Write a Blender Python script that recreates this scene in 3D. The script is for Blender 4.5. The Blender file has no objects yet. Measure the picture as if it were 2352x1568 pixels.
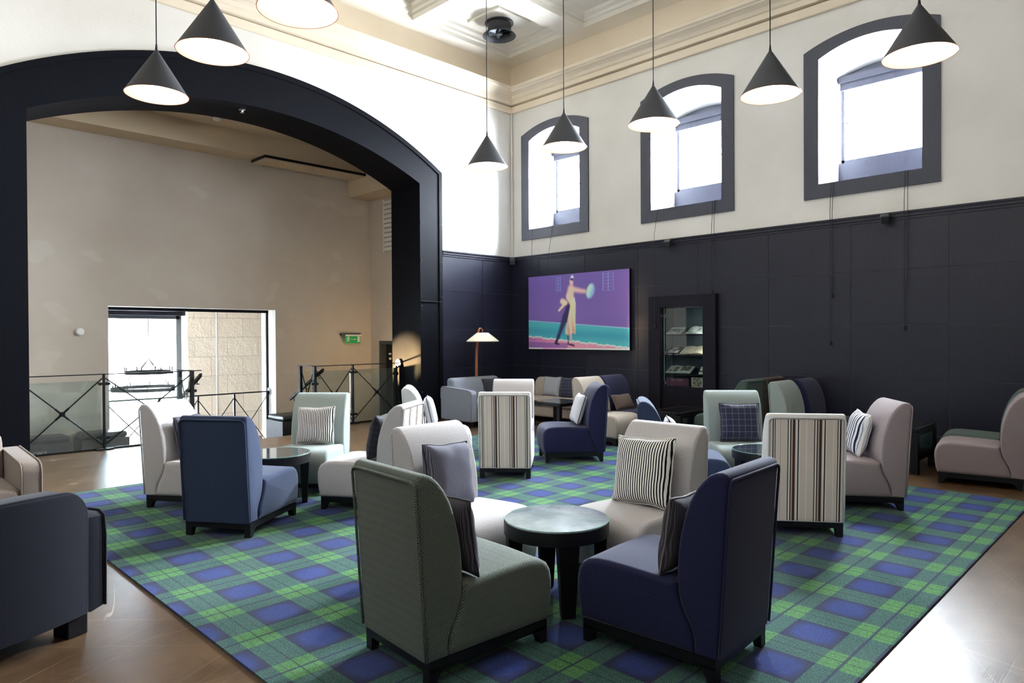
import bpy, bmesh, math, random
from math import sin, cos, pi, sqrt, radians, atan2
from mathutils import Vector, Matrix
from mathutils.geometry import tessellate_polygon
random.seed(7)
S = bpy.context.scene
COL = S.collection

# ------------------------------------------------------------------ camera, view, world, daylight
CAM_YAW, CAM_PITCH, CAM_ROLL, FPX = radians(45.0871), radians(-0.4588), radians(-0.3284), 1577.66
fw = Vector((cos(CAM_PITCH) * sin(CAM_YAW), cos(CAM_PITCH) * cos(CAM_YAW), sin(CAM_PITCH)))
rt = Vector((cos(CAM_YAW), -sin(CAM_YAW), 0))
up = rt.cross(fw)
rt2, up2 = rt * cos(CAM_ROLL) + up * sin(CAM_ROLL), up * cos(CAM_ROLL) - rt * sin(CAM_ROLL)
cd = bpy.data.cameras.new('camera')
cam = bpy.data.objects.new('camera', cd)
COL.objects.link(cam)
cam.matrix_world = Matrix(((rt2.x, up2.x, -fw.x, 0), (rt2.y, up2.y, -fw.y, 0), (rt2.z, up2.z, -fw.z, 1.45), (0, 0, 0, 1)))
cd.sensor_width = 36.0
cd.sensor_fit = 'HORIZONTAL'
cd.lens = FPX / 2352 * 36.0
cd.clip_start, cd.clip_end = 0.05, 200
S.camera = cam
S.view_settings.view_transform = 'Standard'
S.view_settings.look = 'None'
S.view_settings.gamma = 1.0
S.view_settings.use_curve_mapping = False
S.view_settings.exposure = 0.12
S.cycles.max_bounces = 10
S.cycles.diffuse_bounces = 6
S.cycles.glossy_bounces = 4
S.cycles.transparent_max_bounces = 16
S.cycles.sample_clamp_indirect = 12.0
S.cycles.use_denoising = True
S.cycles.caustics_reflective = False
S.cycles.caustics_refractive = False

SKY = 440.0
w = bpy.data.worlds.new('world')
S.world = w
w.use_nodes = True
bg = w.node_tree.nodes['Background']
_nt = w.node_tree
_tc = _nt.nodes.new('ShaderNodeTexCoord')
_sp = _nt.nodes.new('ShaderNodeSeparateXYZ')
_rp = _nt.nodes.new('ShaderNodeValToRGB')
_rp.color_ramp.elements[0].position, _rp.color_ramp.elements[0].color = 0.46, (0.42, 0.44, 0.46, 1)
_rp.color_ramp.elements[1].position, _rp.color_ramp.elements[1].color = 0.53, (0.86, 0.935, 1.0, 1)
_mm = _nt.nodes.new('ShaderNodeMath')
_mm.operation = 'MULTIPLY_ADD'
_mm.inputs[1].default_value = _mm.inputs[2].default_value = 0.5
_nt.links.new(_tc.outputs['Generated'], _sp.inputs[0])
_nt.links.new(_sp.outputs[2], _mm.inputs[0])
_nt.links.new(_mm.outputs[0], _rp.inputs[0])
_nt.links.new(_rp.outputs[0], bg.inputs[0])
bg.inputs[1].default_value = SKY


def portal(loc, normal, sx, sy):
    """sky portal in a window opening, its -Z along normal"""
    l = bpy.data.lights.new('daylight_portal', 'AREA')
    l.shape = 'RECTANGLE'
    l.size, l.size_y = sx, sy
    l.cycles.is_portal = True
    o = bpy.data.objects.new('daylight_portal', l)
    COL.objects.link(o)
    o.location = loc
    o.rotation_euler = Vector(normal).to_track_quat('-Z', 'Z').to_euler()
    return o


X0, Y0 = 9.47, 9.42            # window wall plane, arch wall plane
XB, YB = -3.2, -4.6            # the two walls behind the camera
ZC = 6.63
WIN_Y = [8.33, 5.62, 2.98]
for wy in WIN_Y:
    portal((10.32, wy, 4.47), (-1, 0, 0), 1.25, 1.4)
portal((4.4, 12.3, 0.75), (0, -1, 0), 2.7, 2.5)
HIGH_Y = []      # tall windows of the wall behind the camera's left
for hy in HIGH_Y:
    portal((XB - 0.2, hy, 4.1), (1, 0, 0), 1.7, 2.6)

for ux, uy in ((-2.6, 0.5), (-2.6, 5.5), (2.5, -4.0)):  # unseen fill lights added behind the camera, aimed up at the ceiling
    l = bpy.data.lights.new('unseen_ceiling_fill', 'AREA')
    l.shape = 'DISK'
    l.size = .5
    l.energy = 70
    l.color = (1.0, .95, .88)
    o = bpy.data.objects.new('unseen_ceiling_fill', l)
    COL.objects.link(o)
    o.location = (ux, uy, 3.1)
    o.rotation_euler = Vector((.35, .25, 1)).to_track_quat('-Z', 'Y').to_euler()

# ------------------------------------------------------------------ colours and node materials


def lin(r, g, b):
    f = lambda c: (c / 255 / 12.92) if c <= 10.31 else ((c / 255 + 0.055) / 1.055) ** 2.4
    return (f(r), f(g), f(b), 1.0)


class NT:
    def __init__(s, name):
        s.m = bpy.data.materials.new(name)
        s.m.use_nodes = True
        s.t = s.m.node_tree
        s.b = s.t.nodes['Principled BSDF']
        s.out = s.t.nodes['Material Output']

    def n(s, kind, **kw):
        nd = s.t.nodes.new('ShaderNode' + kind)
        for k, v in kw.items():
            setattr(nd, k, v)
        return nd

    def l(s, a, b):
        s.t.links.new(a, b)

    def val(s, sock, v):
        if isinstance(v, (int, float)):
            sock.default_value = v
        elif isinstance(v, (tuple, list)):
            sock.default_value = v
        else:
            s.l(v, sock)

    def math(s, op, a, b=0.0, c=None):
        nd = s.n('Math', operation=op)
        s.val(nd.inputs[0], a)
        s.val(nd.inputs[1], b)
        if c is not None:
            s.val(nd.inputs[2], c)
        return nd.outputs[0]

    def mix(s, f, a, b, mode='MIX'):
        nd = s.n('Mix', data_type='RGBA', blend_type=mode)
        s.val(nd.inputs[0], f)
        s.val(nd.inputs[6], a)
        s.val(nd.inputs[7], b)
        return nd.outputs[2]

    def coord(s, kind='Object', scale=None, rot=None):
        tc = s.n('TexCoord')
        o = tc.outputs[kind]
        if scale or rot:
            mp = s.n('Mapping')
            if scale:
                mp.inputs['Scale'].default_value = scale
            if rot:
                mp.inputs['Rotation'].default_value = rot
            s.l(o, mp.inputs[0])
            o = mp.outputs[0]
        return o

    def noise(s, scale, detail=3.0, vec=None, rough=0.55):
        nd = s.n('TexNoise')
        nd.inputs['Scale'].default_value = scale
        nd.inputs['Detail'].default_value = detail
        nd.inputs['Roughness'].default_value = rough
        s.l(vec if vec else s.coord(), nd.inputs['Vector'])
        return nd.outputs[0]

    def ramp(s, f, stops, interp='LINEAR'):
        nd = s.n('ValToRGB')
        cr = nd.color_ramp
        cr.interpolation = interp
        while len(cr.elements) < len(stops):
            cr.elements.new(0.5)
        for e, (p, c) in zip(cr.elements, stops):
            e.position = p
            e.color = c if isinstance(c, (tuple, list)) else (c, c, c, 1)
        s.val(nd.inputs[0], f)
        return nd.outputs[0]

    def base(s, c, rough=0.5, spec=None, metal=0.0):
        s.val(s.b.inputs['Base Color'], c)
        s.val(s.b.inputs['Roughness'], rough)
        s.b.inputs['Metallic'].default_value = metal
        if spec is not None:
            s.b.inputs['Specular IOR Level'].default_value = spec
        return s

    def bump(s, h, strength=0.2, dist=0.01):
        nd = s.n('Bump')
        nd.inputs['Strength'].default_value = strength
        nd.inputs['Distance'].default_value = dist
        s.val(nd.inputs['Height'], h)
        s.l(nd.outputs[0], s.b.inputs['Normal'])
        return s


def plain(name, c, rough=0.5, metal=0.0, spec=None):
    return NT(name).base(c, rough, spec, metal).m


def plaster(name, c, c2, bump=0.15, patch=None):
    t = NT(name)
    n1 = t.noise(0.8, 5)
    n2 = t.noise(26, 4)
    col = t.mix(t.ramp(n1, [(0.35, 0.0), (0.7, 1.0)]), c, c2)
    if patch:
        pn_ = t.noise(1.1, 2, t.coord('Object', (1, 1, 1.5)))
        col = t.mix(t.math('MULTIPLY', t.ramp(pn_, [(0.63, 0.0), (0.66, 1.0)]), 0.3), col, patch)
    t.base(col, 0.75, 0.25)
    t.bump(t.math('ADD', n2, t.math('MULTIPLY', n1, 2.0)), bump, 0.01)
    return t.m


def fabric(name, c, var=0.18, scale=260, sheen=0.12, rough=0.9):
    t = NT(name)
    n1 = t.noise(scale * .7, 3, t.coord('UV'), .7)
    n2 = t.noise(5, 3)
    dark = tuple(x * (1 - var * 1.6) for x in c[:3]) + (1,)
    lite = tuple(min(1, x * (1 + var * 1.3)) for x in c[:3]) + (1,)
    col = t.mix(t.ramp(n1, [(0.36, 0.0), (0.64, 1.0)]), dark, lite)
    col = t.mix(t.math('MULTIPLY', n2, 0.22), col, (c[0] * .72, c[1] * .72, c[2] * .72, 1))
    t.base(col, rough, 0.2)
    t.b.inputs['Sheen Weight'].default_value = sheen
    t.b.inputs['Sheen Roughness'].default_value = 0.45
    t.bump(n1, 0.35, 0.002)
    return t.m


def wood_dark(name, c, c2, rough=(0.28, 0.5), scale=(14, 14, 1.2), spec=0.5):
    t = NT(name)
    g = t.noise(6, 5, t.coord('Object', scale))
    k = t.noise(1.3, 5)
    col = t.mix(g, c, c2)
    r = t.math('MULTIPLY_ADD', k, rough[1] - rough[0], rough[0])
    t.base(col, r, spec)
    t.bump(g, 0.05, 0.003)
    return t.m


def thin_glass(name, tint, gloss=1.0, dust=0.0):
    t = NT(name)
    tr = t.n('BsdfTransparent')
    tr.inputs[0].default_value = tint
    gl = t.n('BsdfGlossy')
    gl.inputs[0].default_value = (1, 1, 1, 1)
    gl.inputs['Roughness'].default_value = 0.02
    fr = t.n('Fresnel')
    fr.inputs[0].default_value = 1.5
    mx = t.n('MixShader')
    t.l(t.math('MULTIPLY', fr.outputs[0], gloss), mx.inputs[0])
    t.l(tr.outputs[0], mx.inputs[1])
    t.l(gl.outputs[0], mx.inputs[2])
    o = mx.outputs[0]
    if dust:
        df = t.n('BsdfDiffuse')
        df.inputs[0].default_value = (0.8, 0.86, 0.85, 1)
        m2 = t.n('MixShader')
        m2.inputs[0].default_value = dust
        t.l(o, m2.inputs[1])
        t.l(df.outputs[0], m2.inputs[2])
        o = m2.outputs[0]
    t.l(o, t.out.inputs[0])
    return t.m


def emit(name, c, s):
    t = NT(name)
    t.base(c, 0.5)
    t.b.inputs['Emission Color'].default_value = c
    t.b.inputs['Emission Strength'].default_value = s
    return t.m


M = {}
M['plaster'] = plaster('wall_plaster', lin(233, 231, 227), lin(222, 219, 213))
M['ceiling'] = plaster('ceiling_plaster', lin(238, 234, 224), lin(230, 225, 214), 0.05)
M['cornice'] = plaster('cornice_cream', lin(236, 224, 204), lin(226, 212, 190), 0.05)
M['hallwall'] = plaster('stair_hall_plaster', lin(200, 190, 178), lin(188, 177, 164), 0.08, lin(214, 207, 197))
M['hallceil'] = plaster('stair_hall_ceiling', lin(206, 188, 162), lin(198, 180, 152), 0.05)
M['panel'] = wood_dark('stained_panel_wood', lin(16, 17, 28), lin(38, 40, 58), (0.28, 0.50), spec=0.36)
M['archwood'] = wood_dark('stained_arch_wood', lin(9, 10, 15), lin(20, 22, 30), (0.5, 0.65), spec=0.06)
M['frame'] = wood_dark('window_surround_wood', lin(52, 54, 66), lin(70, 72, 86), (0.4, 0.6))
M['ebony'] = wood_dark('ebonised_wood', lin(12, 12, 16), lin(24, 23, 27), (0.35, 0.5), (30, 30, 4), 0.3)
M['cabwood'] = wood_dark('cabinet_wood', lin(17, 16, 24), lin(31, 28, 38), (0.4, 0.6), spec=0.15)
M['black'] = plain('black_metal', lin(20, 21, 24), 0.35, 0.6)
M['steel'] = plain('grey_steel', lin(70, 76, 82), 0.45, 0.5)
M['clearglass'] = thin_glass('clear_guard_glass', (0.93, 0.96, 0.95, 1), 0.0)
M['post'] = plain('post_steel', (.010, .0125, .015, 1), 0.55, 0.0, 0.12)
M['rail'] = plain('rail_black', (.006, .006, .007, 1), 0.5, 0.0, 0.12)
M['chrome'] = plain('bright_steel', lin(200, 205, 208), 0.22, 1.0)
M['groove'] = plain('panel_groove', lin(70, 70, 82), 0.6)
M['white'] = plain('white_paint', lin(236, 236, 232), 0.5)
M['shade_out'] = plain('lamp_shade_black', lin(30, 32, 38), 0.55)
M['shade_in'] = plain('lamp_shade_white', lin(250, 246, 232), 0.5)
M['bulb'] = emit('lamp_bulb_glow', (1.0, 0.89, 0.70, 1), 22.0)
M['copper'] = plain('copper_rim', lin(170, 90, 50), 0.4, 0.6)
M['glass'] = thin_glass('clear_glass', (0.97, 0.985, 0.98, 1), 0.6)
M['winglass'] = thin_glass('window_glass', (0.98, 0.99, 1, 1), 0.3)
M['railglass'] = thin_glass('railing_glass', (0.80, 0.86, 0.85, 1), 1.1, 0.05)
M['cabglass'] = thin_glass('cabinet_glass', (0.9, 0.96, 0.97, 1), 0.8)
M['sash'] = plain('sash_iron', (0.0022, 0.0026, 0.0034, 1), 0.9, 0, 0.02)
M['cord'] = plain('black_cord', lin(28, 28, 32), 0.7)
M['bench'] = plain('black_leather', lin(34, 36, 38), 0.35)
M['benchbox'] = wood_dark('bench_wood', lin(30, 30, 32), lin(44, 44, 46), (0.4, 0.6))


def mk_table_glass(name, c1, c2):
    t = NT(name)
    n = t.noise(9, 6)
    d = t.ramp(t.noise(5, 7), [(0.42, 0.0), (0.72, 1.0)])
    t.base(t.mix(d, c1, c2), t.math('MULTIPLY_ADD', n, 0.12, 0.02), 0.9)
    t.b.inputs['Coat Weight'].default_value = 1.0
    t.b.inputs['Coat IOR'].default_value = 1.9
    t.b.inputs['Coat Roughness'].default_value = 0.03
    return t.m


M['tableglass'] = mk_table_glass('table_glass_dark', lin(44, 54, 60), lin(78, 90, 96))
M['dust_glare_glass'] = mk_table_glass('table_glass_dust_glare', lin(150, 164, 168), lin(205, 214, 215))  # pale base puts the reflected brightness into the colour, along with dust
M['glassedge'] = plain('glass_edge_green', lin(140, 190, 180), 0.1)


def mk_floor():
    t = NT('oak_floor')
    co = t.coord()
    br = t.n('TexBrick')
    br.offset = 0.37
    br.inputs['Color1'].default_value = lin(80, 60, 42)
    br.inputs['Color2'].default_value = lin(95, 73, 52)
    br.inputs['Mortar'].default_value = lin(52, 38, 28)
    br.inputs['Scale'].default_value = 1.0
    br.inputs['Mortar Size'].default_value = 0.0022
    br.inputs['Mortar Smooth'].default_value = 0.2
    br.inputs['Brick Width'].default_value = 1.9
    br.inputs['Row Height'].default_value = 0.19
    t.l(co, br.inputs['Vector'])
    g = t.noise(5, 8, t.coord('Object', (1.4, 26, 1)), 0.65)
    g2 = t.noise(2.2, 4)
    wv = t.n('TexWave', wave_type='RINGS', rings_direction='Y')
    wv.inputs['Scale'].default_value = 2.0
    wv.inputs['Distortion'].default_value = 9.0
    wv.inputs['Detail'].default_value = 3.0
    t.l(t.coord('Object', (1.0, 7, 1)), wv.inputs['Vector'])
    col = t.mix(t.ramp(g, [(0.3, 0.0), (0.72, 0.75)]), br.outputs[0], lin(66, 47, 31))
    col = t.mix(t.math('MULTIPLY', wv.outputs[1], 0.22), col, lin(72, 52, 34))
    col = t.mix(t.math('MULTIPLY', t.ramp(g2, [(0.4, 0.0), (0.75, 1.0)]), 0.30), col, lin(140, 114, 84))
    sc = 0.0
    for ang, dens, sd in ((0.5, 9, 1.0), (-0.75, 8, 5.0), (1.35, 7, 9.0), (-0.1, 10, 13.0)):
        a = t.n('Mapping', vector_type='TEXTURE')
        a.inputs['Rotation'].default_value = (0, 0, ang)
        a.inputs['Scale'].default_value = (9.0, 1.6 / dens, 1)
        a.inputs['Location'].default_value = (sd, sd * 2.3, 0)
        t.l(co, a.inputs[0])
        nn = t.noise(1.0, 0, a.outputs[0])
        ln = t.math('LESS_THAN', t.math('ABSOLUTE', t.math('SUBTRACT', nn, 0.5)), 0.0015)
        sc = t.math('MAXIMUM', sc, t.math('MULTIPLY', ln, t.ramp(t.noise(2.6, 1, a.outputs[0]), [(0.5, 0.0), (0.62, 1.0)])))
    col = t.mix(t.math('MULTIPLY', sc, 0.45), col, lin(196, 176, 146))
    t.base(col, t.math('MULTIPLY_ADD', g2, 0.16, t.math('MULTIPLY_ADD', g, 0.12, 0.17)), 0.5)
    t.bump(t.math('ADD', g, t.math('MULTIPLY', br.outputs[1], -2.0)), 0.12, 0.004)
    return t.m


M['floor'] = mk_floor()


def mk_tartan():
    t = NT('tartan_carpet')
    co = t.coord()
    wob = t.noise(180, 2)
    sx = t.n('SeparateXYZ')
    t.l(co, sx.inputs[0])
    P = 0.4205
    fine = t.math('MULTIPLY', t.math('SUBTRACT', wob, 0.5), 0.012)

    def band(axis, off):
        c = t.math('ADD', sx.outputs[axis], fine)
        d = t.math('PINGPONG', t.math('SUBTRACT', c, off), P / 2)     # 0 at the band's centre, P/2 at the square's
        return d
    dx, dy = band(0, 1.46), band(1, 1.09)
    hw = 0.088
    gx, gy = t.math('LESS_THAN', dx, hw), t.math('LESS_THAN', dy, hw)
    sq = t.math('MULTIPLY', t.ramp(dx, [(0.085, 0.0), (0.17, 1.0)]), t.ramp(dy, [(0.085, 0.0), (0.17, 1.0)]))
    nap = t.noise(260, 3)
    navy = t.mix(t.ramp(sq, [(0.0, 0.0), (0.6, 1.0)]), lin(28, 30, 62), lin(34, 58, 132))
    tealn = t.mix(t.ramp(nap, [(0.42, 0.0), (0.6, 1.0)]), lin(28, 64, 62), lin(74, 128, 114))
    green = t.mix(t.ramp(nap, [(0.3, 0.0), (0.65, 1.0)]), lin(58, 118, 62), lin(98, 160, 90))
    one = t.math('MAXIMUM', gx, gy)
    both = t.math('MULTIPLY', gx, gy)
    col = t.mix(one, navy, tealn)
    col = t.mix(both, col, green)
    lx = t.math('MULTIPLY', t.math('LESS_THAN', dx, 0.0035), 0.75)
    ly = t.math('MULTIPLY', t.math('LESS_THAN', dy, 0.0065), 0.85)
    ex = t.math('MULTIPLY', t.math('LESS_THAN', t.math('ABSOLUTE', t.math('SUBTRACT', dx, 0.055)), 0.003), 0.35)
    col = t.mix(t.math('MAXIMUM', lx, ex), col, lin(20, 30, 40))
    col = t.mix(ly, col, lin(28, 32, 78))
    sp = t.noise(190, 4, None, .7)
    col = t.mix(t.ramp(sp, [(0.36, 0.85), (0.57, 0.0)]), col, lin(16, 18, 30))
    big = t.noise(1.1, 3)
    col = t.mix(t.math('MULTIPLY', t.ramp(big, [(0.4, 0.0), (0.8, 1.0)]), 0.12), col, lin(120, 130, 130))
    t.base(col, 0.95, 0.1)
    t.b.inputs['Sheen Weight'].default_value = 0.12
    t.bump(sp, 0.6, 0.004)
    return t.m


M['tartan'] = mk_tartan()

F = {}
F['grey'] = fabric('light_grey_fabric', lin(190, 186, 187), 0.16)
F['pale'] = fabric('pale_grey_fabric', lin(214, 213, 214), 0.12)
F['sage'] = fabric('sage_fabric', lin(150, 161, 159), 0.14)
F['navy'] = fabric('navy_velvet', lin(32, 35, 68), 0.2, 200, 0.15)
F['blue'] = fabric('slate_blue_fabric', lin(50, 62, 90), 0.22, 200, 0.15)
F['mauve'] = fabric('mauve_grey_fabric', lin(148, 136, 140), 0.16)
F['beige'] = fabric('beige_fabric', lin(178, 168, 158), 0.16)
F['dgreen'] = fabric('dark_green_fabric', lin(76, 92, 88), 0.18)
F['brown'] = fabric('brown_fabric', lin(86, 74, 72), 0.18)
F['bluegrey'] = fabric('blue_grey_fabric', lin(140, 145, 158), 0.16)
F['tub'] = fabric('indigo_fabric', lin(19, 20, 33), 0.24, 240, 0.10)
F['taupe'] = fabric('taupe_cushion_fabric', lin(136, 124, 116), 0.2)
F['brownc'] = fabric('brown_cushion_fabric', lin(112, 98, 92), 0.2)
F['lightc'] = fabric('light_cushion_fabric', lin(206, 206, 212), 0.12)


def uv_stripe(name, period, stops, rough=0.85, axis=0, wobble=0.0):
    t = NT(name)
    s = t.n('SeparateXYZ')
    t.l(t.coord('UV'), s.inputs[0])
    u = s.outputs[axis]
    if wobble:
        u = t.math('MULTIPLY_ADD', t.math('SUBTRACT', t.noise(9, 2), 0.5), wobble, u)
    f = t.math('FRACT', t.math('DIVIDE', u, period))
    t.base(t.ramp(f, stops, 'CONSTANT'), rough, 0.2)
    return t


def mk_awning():
    # beige ticking with two bundles of dark, white and brown lines, 0.25 apart
    bands = [(-.230, -.222, 'k'), (-.222, -.216, 'w'), (-.216, -.210, 'k'), (-.183, -.180, 'w'), (-.178, -.176, 'k')]
    for c in (-.086, .092):
        bands += [(c - .042, c - .036, 'k'), (c - .033, c - .026, 'w'), (c - .024, c - .016, 'k'), (c - .010, c - .002, 'b'), (c - .002, c + .006, 'k'), (c + .006, c + .010, 'b'), (c + .016, c + .024, 'w'), (c + .026, c + .034, 'k'), (c + .036, c + .042, 'w')]
    bands += [(-.004, .003, 'w'), (.176, .181, 'w'), (.205, .211, 'k'), (.212, .218, 'w'), (.220, .230, 'k')]
    bands.sort()
    C = {'k': lin(36, 35, 44), 'w': lin(240, 236, 228), 'b': lin(120, 84, 62), '.': lin(226, 212, 202)}
    t = NT('ticking_stripe_fabric')
    s = t.n('SeparateXYZ')
    t.l(t.coord('UV'), s.inputs[0])
    u = s.outputs[0]
    col = C['.']
    for code in 'kwb':
        m = 0.0
        for a, b, k in bands:
            if k == code:
                m = t.math('MAXIMUM', m, t.math('COMPARE', u, (a + b) / 2, (b - a) / 2))
        col = t.mix(m, col, C[code])
    n = t.noise(300, 2, t.coord('UV'))
    col = t.mix(t.math('MULTIPLY', n, 0.15), col, lin(120, 105, 95))
    t.base(col, 0.85, 0.2)
    t.bump(n, 0.2, 0.002)
    return t.m


M['awning'] = mk_awning()
_K, _W = lin(16, 16, 22), lin(246, 243, 236)
M['bw'] = uv_stripe('black_white_stripe', 0.0172, [(0, _K), (0.46, _W)], wobble=0.010).m
M['navywhite'] = uv_stripe('navy_white_stripe', 0.044, [(0, lin(38, 40, 66)), (0.42, lin(232, 234, 236)), (0.72, lin(150, 160, 184)), (0.80, lin(232, 234, 236))], wobble=0.012).m
_t = uv_stripe('grey_corduroy', 0.0092, [(0, lin(74, 74, 88)), (0.5, lin(116, 115, 128))], wobble=0.006)
M['cordu'] = _t.m
M['corduroy_dark'] = uv_stripe('dark_corduroy', 0.0092, [(0, lin(52, 50, 58)), (0.5, lin(84, 80, 86))], wobble=0.006).m


def mk_check(name, c, line, period=0.05, wdt=0.05):
    t = NT(name)
    s = t.n('SeparateXYZ')
    t.l(t.coord('UV'), s.inputs[0])
    m = 0.0
    for ax in (0, 1):
        f = t.math('FRACT', t.math('DIVIDE', s.outputs[ax], period))
        m = t.math('MAXIMUM', m, t.math('LESS_THAN', f, wdt))
    n = t.noise(220, 2, t.coord('UV'))
    col = t.mix(n, tuple(x * .8 for x in c[:3]) + (1,), tuple(x * 1.2 for x in c[:3]) + (1,))
    t.base(t.mix(t.math('MULTIPLY', m, 0.75), col, line), 0.9, 0.2)
    t.b.inputs['Sheen Weight'].default_value = 0.2
    return t.m


M['check'] = mk_check('navy_windowpane_check', lin(46, 48, 70), lin(150, 152, 172), .058, .04)
M['darkcheck'] = mk_check('charcoal_check', lin(48, 50, 58), lin(96, 96, 104))
M['lightcheck'] = mk_check('pale_grey_check', lin(170, 174, 184), lin(140, 146, 160), 0.03, 0.2)


def mk_herring():
    t = NT('green_herringbone')
    s = t.n('SeparateXYZ')
    t.l(t.coord('UV'), s.inputs[0])
    u, v = s.outputs[0], s.outputs[1]
    zig = t.math('PINGPONG', v, 0.021)
    f = t.math('FRACT', t.math('DIVIDE', t.math('ADD', u, t.math('MULTIPLY', zig, 1.3)), 0.0115))
    a = t.ramp(f, [(0.0, 0.0), (0.25, 1.0), (0.5, 1.0), (0.75, 0.0)])
    n = t.noise(200, 2, t.coord('UV'))
    col = t.mix(a, lin(40, 46, 42), lin(122, 132, 122))
    col = t.mix(t.math('MULTIPLY', n, 0.35), col, lin(70, 78, 72))
    t.base(col, 0.9, 0.2)
    t.b.inputs['Sheen Weight'].default_value = 0.15
    t.bump(a, 0.4, 0.002)
    return t.m


F['herring'] = mk_herring()

# ------------------------------------------------------------------ mesh helpers


def tag(o, label=None, cat=None, group=None, kind=None):
    if label:
        o['label'] = label
    if cat:
        o['category'] = cat
    if group:
        o['group'] = group
    if kind:
        o['kind'] = kind
    return o


def empty(name, loc=(0, 0, 0), rz=0.0, **kw):
    o = bpy.data.objects.new(name, None)
    o.empty_display_size = 0.1
    o.location = loc
    o.rotation_euler = (0, 0, rz)
    COL.objects.link(o)
    return tag(o, **kw)


def box_uv(bm):
    uv = bm.loops.layers.uv.verify()
    for f in bm.faces:
        n = f.normal
        ax = max(range(3), key=lambda i: abs(n[i]))
        for lp in f.loops:
            c = lp.vert.co
            lp[uv].uv = (c.y, c.z) if ax == 0 else ((c.x, c.z) if ax == 1 else (c.x, c.y))


def mesh(name, bm, mats, smooth=False, uv=True):
    bmesh.ops.recalc_face_normals(bm, faces=bm.faces)
    bm.normal_update()
    if uv:
        box_uv(bm)
    me = bpy.data.meshes.new(name)
    bm.to_mesh(me)
    bm.free()
    for m in (mats if isinstance(mats, (list, tuple)) else [mats]):
        me.materials.append(m)
    if smooth:
        me.polygons.foreach_set('use_smooth', [True] * len(me.polygons))
        if smooth is not True:
            me.set_sharp_from_angle(angle=radians(smooth))
    return me


def put(name, me, parent=None, loc=None, rot=None, bevel=0.0, **kw):
    o = bpy.data.objects.new(name, me)
    COL.objects.link(o)
    if parent:
        o.parent = parent
    if loc:
        o.location = loc
    if rot:
        o.rotation_euler = rot
    if bevel:
        b = o.modifiers.new('bevel', 'BEVEL')
        b.width, b.segments, b.limit_method = bevel, 2, 'ANGLE'
    return tag(o, **kw)


def obj(name, bm, mats, parent=None, smooth=False, **kw):
    return put(name, mesh(name, bm, mats, smooth), parent, **kw)


def nb():
    return bmesh.new()


def box(bm, x0, x1, y0, y1, z0, z1, mi=0):
    v = [bm.verts.new((x, y, z)) for z in (z0, z1) for y in (y0, y1) for x in (x0, x1)]
    for q in ((0, 2, 3, 1), (4, 5, 7, 6), (0, 1, 5, 4), (2, 6, 7, 3), (0, 4, 6, 2), (1, 3, 7, 5)):
        f = bm.faces.new([v[i] for i in q])
        f.material_index = mi
    return bm


def bx(*a):
    return box(nb(), *a)


def frame_from(d):
    d = Vector(d).normalized()
    a = Vector((0, 0, 1)) if abs(d.z) < 0.9 else Vector((1, 0, 0))
    u = d.cross(a).normalized()
    return u, d.cross(u).normalized()


def cyl(bm, p0, p1, r0, r1=None, seg=12, mi=0, caps=True):
    r1 = r0 if r1 is None else r1
    p0, p1 = Vector(p0), Vector(p1)
    u, v = frame_from(p1 - p0)
    A, B = [], []
    for i in range(seg):
        a = 2 * pi * i / seg
        d = u * cos(a) + v * sin(a)
        A.append(bm.verts.new(p0 + d * r0))
        B.append(bm.verts.new(p1 + d * r1))
    for i in range(seg):
        j = (i + 1) % seg
        bm.faces.new((A[i], A[j], B[j], B[i])).material_index = mi
    if caps:
        bm.faces.new(A[::-1]).material_index = mi
        bm.faces.new(B).material_index = mi
    return bm


def tube(bm, pts, r, seg=8, closed=False, mi=0):
    pts = [Vector(p) for p in pts]
    n = len(pts)
    rings = []
    u = None
    for i, p in enumerate(pts):
        a = pts[(i - 1) % n] if (closed or i > 0) else p
        b = pts[(i + 1) % n] if (closed or i < n - 1) else p
        d = (b - a).normalized()
        if u is None:
            u, v = frame_from(d)
        else:
            u = (u - d * u.dot(d)).normalized()
            v = d.cross(u).normalized()
        rr = r[i] if isinstance(r, (list, tuple)) else r
        rings.append([bm.verts.new(p + (u * cos(2 * pi * k / seg) + v * sin(2 * pi * k / seg)) * rr) for k in range(seg)])
    for i in range(n if closed else n - 1):
        A, B = rings[i], rings[(i + 1) % n]
        for k in range(seg):
            j = (k + 1) % seg
            bm.faces.new((A[k], A[j], B[j], B[k])).material_index = mi
    if not closed:
        bm.faces.new(rings[0][::-1]).material_index = mi
        bm.faces.new(rings[-1]).material_index = mi
    return bm


def lathe(bm, prof, seg=32, c=(0, 0), mi=0):
    rings = []
    for r, z in prof:
        if r < 1e-6:
            rings.append([bm.verts.new((c[0], c[1], z))])
        else:
            rings.append([bm.verts.new((c[0] + r * cos(2 * pi * k / seg), c[1] + r * sin(2 * pi * k / seg), z)) for k in range(seg)])
    for A, B in zip(rings, rings[1:]):
        for k in range(seg):
            j = (k + 1) % seg
            q = [A[k % len(A)], A[j % len(A)], B[j % len(B)], B[k % len(B)]]
            q = list(dict.fromkeys(q))
            if len(q) > 2:
                bm.faces.new(q).material_index = mi
    return bm


def prism(bm, poly, axis, a0, a1, mi=0):
    """polygon in the two other axes (in order), extruded along axis 'x','y' or 'z'"""
    def P(p, a):
        return {'x': (a, p[0], p[1]), 'y': (p[0], a, p[1]), 'z': (p[0], p[1], a)}[axis]
    A = [bm.verts.new(P(p, a0)) for p in poly]
    B = [bm.verts.new(P(p, a1)) for p in poly]
    n = len(poly)
    for i in range(n):
        j = (i + 1) % n
        bm.faces.new((A[i], A[j], B[j], B[i])).material_index = mi
    bm.faces.new(A[::-1]).material_index = mi
    bm.faces.new(B).material_index = mi
    return bm


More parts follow.
